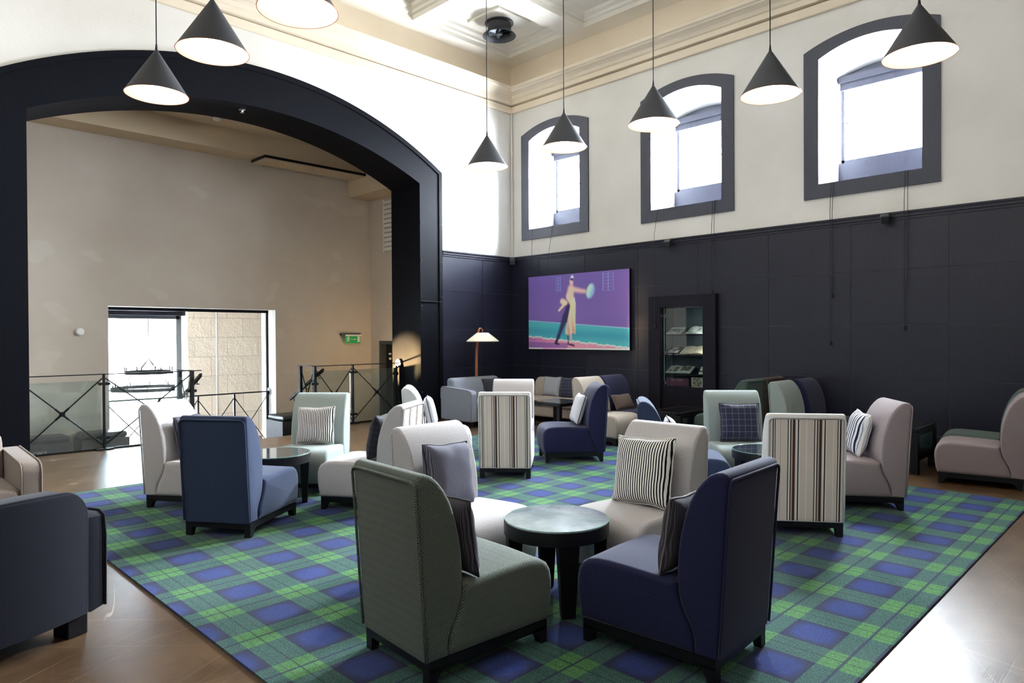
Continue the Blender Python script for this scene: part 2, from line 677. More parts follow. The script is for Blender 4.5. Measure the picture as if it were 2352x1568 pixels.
def soft_extrude(bm, prof, axis, half, r, centre=0.0, n=5, bulge=0.0):
    """closed profile extruded along axis with rounded ends (radius r): upholstery"""
    m = len(prof)
    area = sum(prof[i][0] * prof[(i + 1) % m][1] - prof[(i + 1) % m][0] * prof[i][1] for i in range(m))
    sg = 1 if area > 0 else -1
    nor = []
    for i in range(m):
        a, b = prof[i - 1], prof[(i + 1) % m]
        dx, dy = b[0] - a[0], b[1] - a[1]
        L = sqrt(dx * dx + dy * dy) or 1
        nor.append((dy / L * sg, -dx / L * sg))
    st = []
    for k in range(n + 1):
        a = pi / 2 * k / n
        st.append((-(half - r + r * cos(a)), r * (1 - sin(a))))
    st = st + [(0.0, -bulge)] + [(-x, i) for x, i in st[::-1]]
    def inset(ins):
        pts = [Vector((p - nx * ins, q - ny * ins)) for (p, q), (nx, ny) in zip(prof, nor)]
        if ins <= 0:
            return pts
        for _ in range(30):
            bad = False
            for i in range(m):
                j = (i + 1) % m
                o = Vector(prof[j]) - Vector(prof[i])
                if (pts[j] - pts[i]).dot(o) < -1e-9:
                    pts[i] = pts[j] = (pts[i] + pts[j]) / 2
                    bad = True
            if not bad:
                break
        return pts
    rings = []
    for x, ins in st:
        rings.append([bm.verts.new({'x': (centre + x, a, b), 'y': (a, centre + x, b)}[axis]) for a, b in inset(ins)])
    for A, B in zip(rings, rings[1:]):
        for i in range(m):
            j = (i + 1) % m
            bm.faces.new((A[i], A[j], B[j], B[i]))
    bm.faces.new(rings[0][::-1])
    bm.faces.new(rings[-1])
    return bm


def rrect(x0, x1, z0, z1, r, n=5, rb=None):
    """rounded rectangle; r for the top corners, rb for the bottom ones"""
    rb = r if rb is None else rb
    out = []
    for cx, cz, a0, q in ((x1 - r, z1 - r, 0, r), (x0 + r, z1 - r, pi / 2, r), (x0 + rb, z0 + rb, pi, rb), (x1 - rb, z0 + rb, 1.5 * pi, rb)):
        for k in range(n + 1):
            a = a0 + pi / 2 * k / n
            out.append((cx + q * cos(a), cz + q * sin(a)))
    return out


def arch_loop(c, hw, zb, zs, zc, n=24):
    """counter-clockwise loop: flat bottom at zb, segmental arch springing at zs with crown zc"""
    rise = zc - zs
    R = (hw * hw + rise * rise) / (2 * rise)
    a0 = math.asin(hw / R)
    pts = [(c - hw, zb), (c + hw, zb)]
    for k in range(n + 1):
        a = a0 - 2 * a0 * k / n
        pts.append((c + R * sin(a), zc - R + R * cos(a)))
    return pts


def sheet(bm, outer, holes, place, mi=0):
    """flat wall face with holes; place maps (a,b) to a point"""
    loops = [[Vector((p[0], p[1], 0)) for p in lp] for lp in [outer] + holes]
    flat = [p for lp in loops for p in lp]
    vs = [bm.verts.new(place(p.x, p.y)) for p in flat]
    for t in tessellate_polygon(loops):
        try:
            bm.faces.new([vs[i] for i in t]).material_index = mi
        except ValueError:
            pass
    return bm


def skin(bm, A, B, mi=0, closed=True, mis=None):
    """quads between two equal loops of points"""
    a = [bm.verts.new(p) for p in A]
    b = [bm.verts.new(p) for p in B]
    n = len(a)
    for i in range(n if closed else n - 1):
        j = (i + 1) % n
        bm.faces.new((a[i], a[j], b[j], b[i])).material_index = mis[i] if mis else mi
    return bm


def ring_solid(bm, outer, inner, place0, place1, mi=0):
    """flat ring (outer minus inner) given thickness between two placings"""
    n = len(outer)
    vo0 = [bm.verts.new(place0(*p)) for p in outer]
    vi0 = [bm.verts.new(place0(*p)) for p in inner]
    vo1 = [bm.verts.new(place1(*p)) for p in outer]
    vi1 = [bm.verts.new(place1(*p)) for p in inner]
    for i in range(n):
        j = (i + 1) % n
        for q in ((vo0[i], vo0[j], vi0[j], vi0[i]), (vo1[i], vi1[i], vi1[j], vo1[j]), (vo0[i], vo1[i], vo1[j], vo0[j]), (vi0[i], vi0[j], vi1[j], vi1[i])):
            bm.faces.new(q).material_index = mi
    return bm


# ------------------------------------------------------------------ the room shell
ARCH_C, ARCH_HW = 4.43, 2.78                    # opening 1.65 .. 7.21
ST = dict(kind='structure')

# floor: main level with the stair well cut out, and the lower landing
bm = nb()
sheet(bm, [(XB, YB), (X0, YB), (X0, 10.12), (5.56, 10.12), (5.56, 9.5), (3.68, 9.5), (3.68, 10.12), (XB, 10.12)], [], lambda a, b: (a, b, 0))
edge = [(X0, 10.12), (5.56, 10.12), (5.56, 9.5), (3.68, 9.5), (3.68, 10.12), (0.4, 10.12)]
skin(bm, [(x, y, 0) for x, y in edge], [(x, y, -0.5) for x, y in edge], closed=False)
obj('floor', bm, M['floor'], **ST)
obj('floor_landing', bx(0.4, 8.9, 9.4, 13.19, -0.6, -0.5), M['floor'], **ST)
for k in range(2):
    obj('floor_step', bx(3.68, 5.56, 9.5 + 0.3 * k, 9.8 + 0.3 * k, -0.5, -0.167 * (k + 1)), M['floor'], **ST)

# ceiling: flat soffit with stepped coffers
bm = nb()
holes = []
for i in range(6):
    for j in range(8):
        x1, y1 = 9.09 - 2.22 * i, 9.11 - 1.79 * j
        x0, y0 = x1 - 1.80, y1 - 1.36
        if x0 < XB + .1 or y0 < YB + .1:
            continue
        holes.append([(x0, y0), (x1, y0), (x1, y1), (x0, y1)])
sheet(bm, [(XB, YB), (X0, YB), (X0, Y0), (XB, Y0)], holes, lambda a, b: (a, b, ZC))
for h in holes:
    x0, y0, x1, y1 = h[0][0], h[0][1], h[2][0], h[2][1]
    prev = None
    for ins, z in ((0, ZC), (0.0, ZC + .075), (.045, ZC + .085), (.05, ZC + .13), (.11, ZC + .15), (.12, ZC + .20)):
        lp = [(x0 + ins, y0 + ins, z), (x1 - ins, y0 + ins, z), (x1 - ins, y1 - ins, z), (x0 + ins, y1 - ins, z)]
        if prev:
            skin(bm, prev, lp)
        prev = lp
    bm.faces.new([bm.verts.new(p) for p in prev])
obj('ceiling', bm, M['ceiling'], **ST)

# window wall (wall_right): holes for the windows and the display niche
WHW = 0.615
win_in = [arch_loop(y, WHW, 3.46, 5.12, 5.27) for y in WIN_Y]
NICHE = [(5.285, 0.64), (6.045, 0.64), (6.045, 1.89), (5.285, 1.89)]
bm = nb()
sheet(bm, [(YB, 0), (Y0, 0), (Y0, ZC), (YB, ZC)], win_in + [NICHE], lambda a, b: (X0, a, b))
sheet(bm, [(YB, -.6), (Y0 + 1, -.6), (Y0 + 1, ZC + .4), (YB, ZC + .4)], [arch_loop(y, WHW + .02, 3.8, 5.0, 5.14) for y in WIN_Y], lambda a, b: (10.24, a, b))
obj('wall_right', bm, M['plaster'], **ST)

# arch wall (wall_left)
arch_in = arch_loop(ARCH_C, ARCH_HW, 0, 4.06, 4.70, 48)
arch_out = arch_loop(ARCH_C, ARCH_HW + .48, 0, 4.31, 5.27, 48)
bm = nb()
def notch(lp, x0, x1, zt):
    """wall outline with the opening cut up from the floor"""
    return [(x0, 0)] + [lp[0]] + lp[2:][::-1] + [lp[1]] + [(x1, 0), (x1, zt), (x0, zt)]
sheet(bm, notch(arch_in, XB, X0, ZC), [], lambda a, b: (a, Y0, b))
sheet(bm, notch(arch_in, 0.2, 10.24, ZC), [], lambda a, b: (a, 10.2, b))
obj('wall_left', bm, M['plaster'], **ST)
# lining of the opening and its flat black casing
bm = nb()
path_in = [arch_in[1]] + arch_in[2:] + [arch_in[0]]
path_out = [arch_out[1]] + arch_out[2:] + [arch_out[0]]
skin(bm, [(a, Y0 - .03, b) for a, b in path_in], [(a, 10.22, b) for a, b in path_in], closed=False)
skin(bm, [(a, Y0 - .03, b) for a, b in path_in], [(a, Y0 - .03, b) for a, b in path_out], closed=False)
skin(bm, [(a, Y0 - .03, b) for a, b in path_out], [(a, Y0 + .01, b) for a, b in path_out], closed=False)
pm = [(a + (c - a) * .86, b + (d - b) * .86) for (a, b), (c, d) in zip(path_in, path_out)]
skin(bm, [(a, Y0 - .045, b) for a, b in pm], [(a, Y0 - .045, b) for a, b in path_out], closed=False)
skin(bm, [(a, Y0 - .045, b) for a, b in pm], [(a, Y0 - .03, b) for a, b in pm], closed=False)
skin(bm, [(a, Y0 - .045, b) for a, b in path_out], [(a, Y0 - .03, b) for a, b in path_out], closed=False)
obj('trim_arch', bm, M['archwood'], smooth=20, **ST)
bm = nb()
for x in (7.23, 7.67):
    for z in (0.5, 1.98, 2.14, 2.75, 3.4):
        cyl(bm, (x, Y0 - .05, z), (x, Y0 - .028, z), .008, seg=8)
box(bm, 7.215, 7.69, Y0 - .0475, Y0 - .02, 2.052, 2.058)
obj('trim_arch_screws', bm, M['groove'], **ST)

# the two walls behind the camera
bm = nb()
hw_loops = [[(y - .85, 2.8), (y + .85, 2.8), (y + .85, 5.4), (y - .85, 5.4)] for y in HIGH_Y]
sheet(bm, [(YB, 0), (10.2, 0), (10.2, ZC + .3), (YB, ZC + .3)], hw_loops, lambda a, b: (XB, a, b))
obj('wall_rear', bm, M['plaster'], **ST)
bm = nb()
sheet(bm, [(XB, 0), (10.24, 0), (10.24, ZC + .3), (XB, ZC + .3)], [], lambda a, b: (a, YB, b))
obj('wall_near', bm, M['plaster'], **ST)
obj('wall_panelling_rear', box(box(nb(), XB, XB + .03, YB, Y0, 0, 2.96), XB, X0, YB, YB + .03, 0, 2.96), M['panel'], **ST)

# stair hall behind the arch
OPX0, OPX1, OPZ = 3.06, 5.73, 1.94
bm = nb()
sheet(bm, [(0.4, -.5), (OPX0, -.5), (OPX0, OPZ), (OPX1, OPZ), (OPX1, -.5), (7.74, -.5), (7.74, 5.0), (0.4, 5.0)], [], lambda a, b: (a, 11.7, b))
rv = [(OPX0, -.5), (OPX0, OPZ), (OPX1, OPZ), (OPX1, -.5)]
skin(bm, [(a, 11.7, b) for a, b in rv], [(a, 12.25, b) for a, b in rv], mi=1, closed=False)
sheet(bm, [(0.0, -.5), (OPX0, -.5), (OPX0, OPZ), (OPX1, OPZ), (OPX1, -.5), (9.74, -.5), (9.74, 5.2), (0.0, 5.2)], [], lambda a, b: (a, 12.25, b), 1)
obj('wall_back', bm, [M['hallwall'], M['white'], M['bench']], **ST)
bm = nb()
sheet(bm, [(10.1, -.5), (10.5, -.5), (10.5, 1.37), (11.4, 1.37), (11.4, -.5), (11.7, -.5), (11.7, 5.0), (10.1, 5.0)], [], lambda a, b: (7.74, a, b))
obj('wall_hall_side', bm, M['hallwall'], **ST)
obj('wall_hall_far_side', bx(0.3, 0.42, 10.2, 11.75, -.5, 5.0), M['hallwall'], **ST)
obj('ceiling_hall', bx(0.3, 8.2, 10.2, 12.2, 4.87, 5.0), M['hallceil'], **ST)
obj('ceiling_hall_beam', bx(0.42, 7.74, 11.22, 11.7, 4.52, 4.87), M['hallceil'], **ST)
obj('ceiling_hall_soffit', bx(7.24, 7.74, 10.21, 11.69, 4.15, 4.87), M['hallceil'], **ST)
d1 = empty('door_1', (7.74, 10.95, -.5), **ST)
obj('door_frame', box(box(box(nb(), -.01, .16, .37, .45, 0, 1.87), -.01, .16, -.45, -.37, 0, 1.87), -.01, .16, -.37, .37, 1.80, 1.87), M['steel'], d1)
obj('door_leaf', bx(.10, .15, -.37, .37, 0, 1.80), M['black'], d1)
obj('door_sign', box(box(nb(), .09, .0995, .20, .27, 1.60, 1.63), .09, .0995, .20, .26, 1.50, 1.54), M['white'], d1)

# skirting, dado panelling, dado rail
ROWS = [0.22, 0.885, 1.567, 2.247, 2.865]
bm = nb()
ys = [Y0 - .0] + [8.70 - 1.103 * k for k in range(13)]
ys = [y for y in ys if y > YB] + [YB]
G = .004
for a, b in zip(ys, ys[1:]):
    for z0, z1 in zip(ROWS, ROWS[1:]):
        y0, y1 = b + G, a - G
        if y1 > 5.08 and y0 < 6.22 and z0 < 2.0:       # leave the display niche free
            for q0, q1 in ((y0, min(y1, 5.2)), (max(y0, 6.13), y1)):
                if q1 - q0 > .02:
                    box(bm, X0 - .03, X0 - .001, q0, q1, z0 + G, z1 - G)
            if z1 > 2.1:
                box(bm, X0 - .03, X0 - .001, max(y0, 5.2), min(y1, 6.13), 2.0, z1 - G)
            continue
        box(bm, X0 - .03, X0 - .001, y0, y1, z0 + G, z1 - G)
xs = [7.70, 8.66, X0 - .03]
for a, b in zip(xs, xs[1:]):
    for z0, z1 in zip(ROWS, ROWS[1:]):
        box(bm, a + G, b - G, Y0 - .03, Y0 - .001, z0 + G, z1 - G)
obj('wall_panelling', bm, M['panel'], **ST)
bm = nb()
box(bm, X0 - .022, X0 - .0005, YB, 5.2, .0, 2.87)
box(bm, X0 - .022, X0 - .0005, 6.13, Y0, .0, 2.87)
box(bm, X0 - .022, X0 - .0005, 5.2, 6.13, 1.95, 2.87)
box(bm, 7.70, X0, Y0 - .022, Y0 - .0005, 0, 2.87)
obj('trim_panel_backing', bm, M['groove'], **ST)
bm = nb()
prof = [(0, 2.865), (.04, 2.865), (.04, 2.885), (.034, 2.888), (.034, 2.896), (.048, 2.90), (.048, 2.925), (.036, 2.93), (.036, 2.94), (.055, 2.943), (.055, 2.965), (0, 2.965)]
skin(bm, [(X0 - p, YB, z) for p, z in prof], [(X0 - p, Y0 - p, z) for p, z in prof])
skin(bm, [(X0 - p, Y0 - p, z) for p, z in prof], [(7.70, Y0 - p, z) for p, z in prof])
obj('trim_dado_rail', bm, M['panel'], **ST)
bm = nb()
for y0, y1 in ((YB, 5.06), (6.23, Y0)):
    box(bm, X0 - .045, X0, y0, y1, 0, .215)
obj('baseboard_right', bm, M['panel'], bevel=.004, **ST)
obj('baseboard_left', bx(7.70, X0 - .045, Y0 - .045, Y0, 0, .215), M['panel'], bevel=.004, **ST)

# cornice
bm = nb()
prof = [(0, 5.735), (.045, 5.735), (.05, 5.75), (.05, 5.855), (-.005, 5.858), (-.005, 5.876), (.085, 5.885), (.09, 5.96), (.12, 5.975), (.125, 5.99), (.15, 6.02), (.20, 6.045), (.255, 6.055), (.26, 6.07), (.30, 6.085), (.31, 6.13), (.30, 6.14), (0, 6.16)]
skin(bm, [(X0 - p, YB, z) for p, z in prof], [(X0 - p, Y0 - p, z) for p, z in prof])
skin(bm, [(X0 - p, Y0 - p, z) for p, z in prof], [(XB, Y0 - p, z) for p, z in prof])
obj('trim_cornice', bm, M['cornice'], **ST)
bm = nb()
box(bm, X0 - .012, X0 - .001, YB, Y0, 6.15, ZC)
box(bm, XB, X0 - .012, Y0 - .012, Y0 - .001, 6.15, ZC)
obj('trim_frieze', bm, M['cornice'], **ST)
obj('trim_corner_pipe', cyl(nb(), (X0 - .03, Y0 - .03, 2.96), (X0 - .03, Y0 - .03, 5.73), .018, seg=10), M['plaster'], **ST)


def mk_stone(name, c1, c2, mortar, w_, h_, bump=0.5, swap=False):
    t = NT(name)
    co = t.coord()
    s = t.n('SeparateXYZ')
    t.l(co, s.inputs[0])
    cb = t.n('CombineXYZ')
    t.l(s.outputs[0 if not swap else 1], cb.inputs[0])
    t.l(s.outputs[2], cb.inputs[1])
    br = t.n('TexBrick')
    br.offset = 0.5
    br.inputs['Color1'].default_value = c1
    br.inputs['Color2'].default_value = c2
    br.inputs['Mortar'].default_value = mortar
    br.inputs['Scale'].default_value = 1
    br.inputs['Mortar Size'].default_value = 0.006
    br.inputs['Brick Width'].default_value = w_
    br.inputs['Row Height'].default_value = h_
    t.l(cb.outputs[0], br.inputs['Vector'])
    n = t.noise(7, 6)
    n2 = t.noise(30, 4)
    t.base(t.mix(t.math('MULTIPLY', n, 0.4), br.outputs[0], c2), 0.85, 0.2)
    t.bump(t.math('ADD', t.math('MULTIPLY', br.outputs[1], -1.0), t.math('ADD', n, t.math('MULTIPLY', n2, .5))), bump, 0.03)
    return t.m


M['stone'] = mk_stone('sandstone_blocks', lin(206, 194, 176), lin(190, 180, 164), lin(150, 142, 128), .61, .365, .3)
M['revealstone'] = mk_stone('painted_stone_reveal', lin(216, 216, 220), lin(200, 202, 208), lin(150, 152, 160), .5, .32, 1.0, True)
bm = nb()
box(bm, 4.75, 9.0, 13.2, 13.62, -3.2, 3.6)
box(bm, -2.0, 4.75, 13.2, 13.62, 1.96, 3.6)
box(bm, -2.0, 3.36, 13.2, 13.62, -3.2, 1.96)  # unseen stretch of wall added to block part of the sky
box(bm, -2.2, 9.2, 12.26, 13.4, 2.7, 2.9)  # this unseen roof and the end wall below are added to shade the passage
box(bm, 8.9, 9.1, 12.26, 13.4, -3.2, 2.9)
obj('wall_stone', bm, M['stone'], **ST)
bm = nb()
box(bm, -2, 4.75, 13.28, 13.60, 1.86, 1.98)
obj('trim_lintel', bm, M['archwood'], **ST)
bm = nb()
box(bm, -2, 4.72, 13.5, 13.6, 1.80, 1.86)
box(bm, 4.66, 4.75, 13.5, 13.6, -3, 1.86)
obj('trim_far_frame', bm, M['steel'], **ST)
obj('window_10', bx(3.36, 4.70, 13.53, 13.54, -3.0, 1.82), thin_glass('light_dimming_glass', (.26, .27, .28, 1), 0.2), **ST)  # tinted pane added to dim the daylight coming through this opening

# windows -----------------------------------------------------------
for wi, wy in enumerate(WIN_Y):
    W = empty('window_%d' % (wi + 1), (X0, wy, 3.27), **ST)
    L = lambda lp: [(a - wy, b - 3.27) for a, b in lp]
    fin = L(arch_loop(wy, WHW, 3.46, 5.12, 5.27))
    fout = L(arch_loop(wy, WHW + .195, 3.27, 5.25, 5.42))
    bm = ring_solid(nb(), fout, fin, lambda a, b: (-.028, a, b), lambda a, b: (.002, a, b))
    obj('surround', bm, M['frame'], W)
    back = L(arch_loop(wy, WHW - .02, 3.46, 5.0, 5.12))
    n = len(fin)
    mis = [2] + [0] + [1] * (n - 3) + [0]
    bm = skin(nb(), [(-.01, a, b) for a, b in fin], [(.77, a, b) for a, b in back], mis=mis)
    obj('reveal', bm, [M['revealstone'], M['white'], M['frame']], W)
    obj('sill_board', bx(.66, .71, -WHW + .02, WHW - .02, .19, .575), M['frame'], W)
    # sash: outer bars, lead cames and an opening casement in the upper half
    bm = nb()
    x, z0, z1, h = .72, .575, 1.80, WHW - .03
    box(bm, x, x + .04, -h, -h + .045, z0, z1)
    box(bm, x, x + .04, h - .045, h, z0, z1)
    box(bm, x, x + .04, -h, h, z0, z0 + .05)
    obj('sash', bm, M['frame'], W)
    bm = nb()
    for a, b, c, d in ((-.42, -.395, 1.08, 1.75), (.30, .325, 1.08, 1.75), (-.42, .325, 1.06, 1.085), (-.42, .325, 1.73, 1.755)):
        box(bm, x, x + .03, a, b, c, d)
    obj('casement', bm, M['white'], W)  # white colour paints the window's bloom onto these bars
    bm = nb()
    for k in range(7):
        box(bm, x + .01, x + .022, h - .09, h - .03, z0 + .16 * k + .08, z0 + .16 * k + .095)
        box(bm, x + .01, x + .022, -h + .03, -h + .09, z0 + .16 * k + .08, z0 + .16 * k + .095)
    obj('lead_cames', bm, M['frame'], W)
    obj('glass_pane', bx(x + .012, x + .016, -h, h, z0, z1 + .1), M['winglass'], W)
    hd = L(arch_loop(wy, WHW - .01, 4.96, 5.02, 5.14))
    obj('head_board', prism(nb(), hd, 'x', .66, .70), M['frame'], W)
    obj('roller_blind', box(box(nb(), .60, .69, -h, h, 1.68, 1.77), .63, .65, -h + .02, h - .02, 1.58, 1.70), M['frame'], W)

# ------------------------------------------------------------------ carpet
bm = nb()
box(bm, 1.294, 7.245, .989, 7.417, 0.0, .012)
obj('carpet', bm, M['tartan'], label='large tartan carpet in navy and green laid over the oak floor', cat='carpet')

# ------------------------------------------------------------------ lounge chairs
BACK = [(-.355, .105), (-.362, .22), (-.372, .36), (-.386, .58), (-.398, .76), (-.404, .835), (-.402, .858), (-.392, .872), (-.372, .878), (-.345, .875), (-.318, .862), (-.289, .835), (-.261, .80), (-.230, .745), (-.207, .68), (-.186, .60), (-.175, .53), (-.170, .46), (-.170, .40), (-.176, .34), (-.19, .29), (-.21, .25), (-.23, .215), (-.243, .18), (-.247, .15), (-.247, .105)]
SEAT = [(-.245, .105), (-.245, .15), (-.238, .185), (-.222, .225), (-.203, .26), (-.184, .30), (-.17, .35), (-.166, .385), (-.15, .393), (-.05, .398), (.08, .404), (.18, .407), (.245, .404), (.29, .394), (.325, .372), (.345, .34), (.354, .30), (.355, .26), (.350, .20), (.342, .15), (.334, .115), (.325, .105)]
_cache = {}


def cached(key, f):
    if key not in _cache:
        _cache[key] = f()
    return _cache[key]


def leg_mesh(sy):
    poly = [(.322, .075), (.225, .075), (.262, .05), (.28, .025), (.288, 0), (.322, 0)]
    poly = [(sy * a, b) for a, b in poly]
    return mesh('leg', prism(nb(), poly, 'x', -.024, .024), M['ebony'])


def piping_mesh(mat):
    hw = .258
    pts = [(-hw, -.359, .115), (-hw, -.376, .36), (-hw, -.40, .72), (-hw, -.408, .825), (-hw + .012, -.409, .843), (-hw + .035, -.409, .850)]
    pts = pts + [(-x, y, z) for x, y, z in pts[::-1]]
    return mesh('piping', tube(nb(), pts, .0065, 8), mat, True)


def back_panel_mesh():
    bm = nb()
    hw = .242
    prof = [(-.3600, .112), (-.3665, .22), (-.3765, .36), (-.3905, .58), (-.4025, .76), (-.4085, .838)]
    A = [[bm.verts.new((s * hw * (0.99 if k == 5 else 1), y, z)) for s in (-1, -.5, 0, .5, 1)] for k, (y, z) in enumerate(prof)]
    B = [[bm.verts.new((s * hw, y + .006, z)) for s in (-1, -.5, 0, .5, 1)] for y, z in prof]
    for k in range(5):
        for i in range(4):
            bm.faces.new((A[k][i], A[k][i + 1], A[k + 1][i + 1], A[k + 1][i]))
        for i in (0, 4):
            bm.faces.new((A[k][i], A[k + 1][i], B[k + 1][i], B[k][i]))
    for k in (0, 5):
        for i in range(4):
            bm.faces.new((A[k][i], A[k][i + 1], B[k][i + 1], B[k][i]))
    return mesh('back_panel', bm, M['awning'])


def chair(label, x, y, deg, fab, striped=False, group='armless lounge chairs'):
    r = empty('lounge_chair', (x, y, .012 if 1.3 < x < 7.24 and .99 < y < 7.41 else 0.0), radians(deg - 90), label=label, cat='chair', group=group)
    fm = F[fab]
    put('seat', cached(('seat', fab), lambda: mesh('seat', soft_extrude(nb(), SEAT, 'x', .272, .03, bulge=.004), fm, 50)), r)
    b = put('backrest', cached(('back', fab), lambda: mesh('backrest', soft_extrude(nb(), BACK, 'x', .265, .02), fm, 50)), r)
    put('piping', cached(('pipe', fab), lambda: piping_mesh(fm)), b)
    if striped:
        put('back_panel', cached('bp', back_panel_mesh), r, label='beige back panel with dark, white and brown stripes')
    put('base_rail', cached('rail', lambda: mesh('base_rail', bx(-.258, .258, -.343, .322, .062, .106), M['ebony'])), r)
    for sx in (-1, 1):
        for sy in (-1, 1):
            put('leg', cached(('leg', sy), lambda: leg_mesh(sy)), r, loc=(sx * .234, -.02 if sy < 0 else 0, 0))
    return r


C1 = chair('green herringbone lounge chair in the front, its back turned to the camera', 2.09, 2.445, -4, 'herring')
C2 = chair('dark navy lounge chair in the front, its back and side in shade', 2.80, 1.745, 93, 'navy')
C3 = chair('light grey lounge chair with a grey corduroy cushion, behind the green herringbone one', 2.76, 3.145, -88, 'grey')
C4 = chair('light grey lounge chair with a black and white striped cushion, facing the front table', 3.45, 2.40, 180, 'grey')
CB = chair('slate blue lounge chair at the left table, its back to the camera', 2.285, 5.205, 34.3, 'blue')
CG = chair('light grey lounge chair side-on at the left, in front of the bright stair opening', 2.33, 6.17, -56, 'grey')
CS = chair('sage green lounge chair facing the camera, at the left round table', 3.29, 6.01, 221, 'sage')
C7 = chair('pale grey lounge chair with a striped back, pulled up to the left table', 3.32, 5.06, 124, 'grey', True)
SM = chair('lounge chair with beige striped back panel, in the middle of the carpet', 5.11, 5.17, 41, 'pale', True)
FM = chair('pale grey lounge chair just showing above the middle striped chair', 6.09, 6.08, 221, 'grey')
NM = chair('navy lounge chair seen side-on, facing left beside the middle striped chair', 6.17, 5.21, 141, 'navy')
WM = chair('pale lounge chair with a crumpled light cushion, behind the left table group', 4.95, 6.10, -40, 'pale')
SR = chair('lounge chair with beige striped back panel, at the right beside the navy one', 5.21, 2.18, 36, 'pale', True)
GR = chair('sage green lounge chair with navy check cushion, facing the small round table', 6.20, 3.10, 221, 'sage')
MR = chair('mauve grey lounge chair with a navy striped cushion, right of the striped chair', 6.19, 2.11, 126, 'mauve')
NB = chair('slate blue lounge chair with only its narrow back showing, left of the sage one', 5.32, 3.17, -54, 'blue')
BF = chair('beige lounge chair near the sofa, with a taupe cushion on its seat', 7.51, 5.66, -90, 'beige')
NF = chair('dark navy lounge chair left of the display cabinet, with a brown cushion', 8.08, 5.68, -90, 'navy')
DG = chair('dark green lounge chair with its back turned, right of the display cabinet', 8.50, 4.43, 90, 'dgreen')
BR = chair('brown lounge chair with its back turned, against the panelled wall', 9.08, 4.43, 90, 'brown')
SF = chair('sage lounge chair in shade, back to back with the brown one', 8.37, 3.28, -90, 'sage')
NW = chair('dark navy lounge chair by the panelled wall, right of the shaded sage one', 9.0, 3.26, -90, 'navy')
MF = chair('mauve grey lounge chair at the right edge, beside the glass cube table', 7.94, 1.50, 99, 'mauve')
GF = chair('dark green lounge chair mostly hidden behind the mauve one at the right edge', 8.58, 1.60, 97, 'dgreen')

# ------------------------------------------------------------------ cushions


def cushion_mesh(wd, ht, th, mat, seed=0, wrinkle=.004):
    rnd = random.Random(seed)
    ph = [rnd.uniform(0, 6.28) for _ in range(6)]
    N = 20
    bm = nb()

    def P(u, v, s):
        x = wd / 2 * u * (1 - .065 * (1 - v * v) ** 1.2 * abs(u) + .012 * sin(7 * v + ph[0]) * abs(u) ** 6)
        z = ht / 2 * v * (1 - .065 * (1 - u * u) ** 1.2 * abs(v) + .012 * sin(6 * u + ph[1]) * abs(v) ** 6)
        t = th / 2 * max(0, (1 - u ** 4) * (1 - v ** 4)) ** .55
        edge = (abs(u) ** 3 + abs(v) ** 3) * (1 - max(abs(u), abs(v)) ** 6)
        t += wrinkle * edge * (sin(11 * u + 3 * v + ph[2]) + sin(9 * v - 5 * u + ph[3]))
        return (x, s * t, z)
    gr = {}
    for s in (1, -1):
        for i in range(N + 1):
            for j in range(N + 1):
                u, v = -1 + 2 * i / N, -1 + 2 * j / N
                rim = i in (0, N) or j in (0, N)
                if rim and s < 0:
                    gr[s, i, j] = gr[1, i, j]
                else:
                    p = P(u, v, s)
                    gr[s, i, j] = bm.verts.new((p[0], 0 if rim else p[1], p[2]))
    uvs = {}
    for s in (1, -1):
        for i in range(N):
            for j in range(N):
                bm.faces.new([gr[s, i, j], gr[s, i + 1, j], gr[s, i + 1, j + 1], gr[s, i, j + 1]])
    rim = [(i, 0) for i in range(N)] + [(N, j) for j in range(N)] + [(i, N) for i in range(N, 0, -1)] + [(0, j) for j in range(N, 0, -1)]
    loop = [gr[1, i, j].co.copy() for i, j in rim]
    uv = bm.loops.layers.uv.verify()
    bmesh.ops.recalc_face_normals(bm, faces=bm.faces)
    for f in bm.faces:
        for lp in f.loops:
            c = lp.vert.co
            lp[uv].uv = (c.x + .5, c.z + .5)
    return mesh('cover', bm, mat, True, uv=False), loop


_cn = [0]


def cushion(label, host, x, y, z, mat, pipe, wd=.38, ht=.38, th=.13, lean=.22, roll=0.0, yaw=0.0, group='scatter cushions'):
    """x,y,z: the cushion's bottom centre in its host's own frame (front is +y)"""
    _cn[0] += 1
    me, loop = cushion_mesh(wd, ht, th, mat, _cn[0])
    hm = Matrix.Translation(host.location) @ Matrix.Rotation(host.rotation_euler.z, 4, 'Z')
    m = hm @ Matrix.Translation((x, y, z)) @ Matrix.Rotation(yaw, 4, 'Z') @ Matrix.Rotation(lean, 4, 'X') @ Matrix.Rotation(roll, 4, 'Y') @ Matrix.Translation((0, 0, ht / 2))
    r = empty('cushion', label=label, cat='cushion', group=group)
    r.matrix_world = m
    put('cover', me, r)
    put('piping', mesh('piping', tube(nb(), loop, .0045, 6, True), pipe, True), r)
    return r


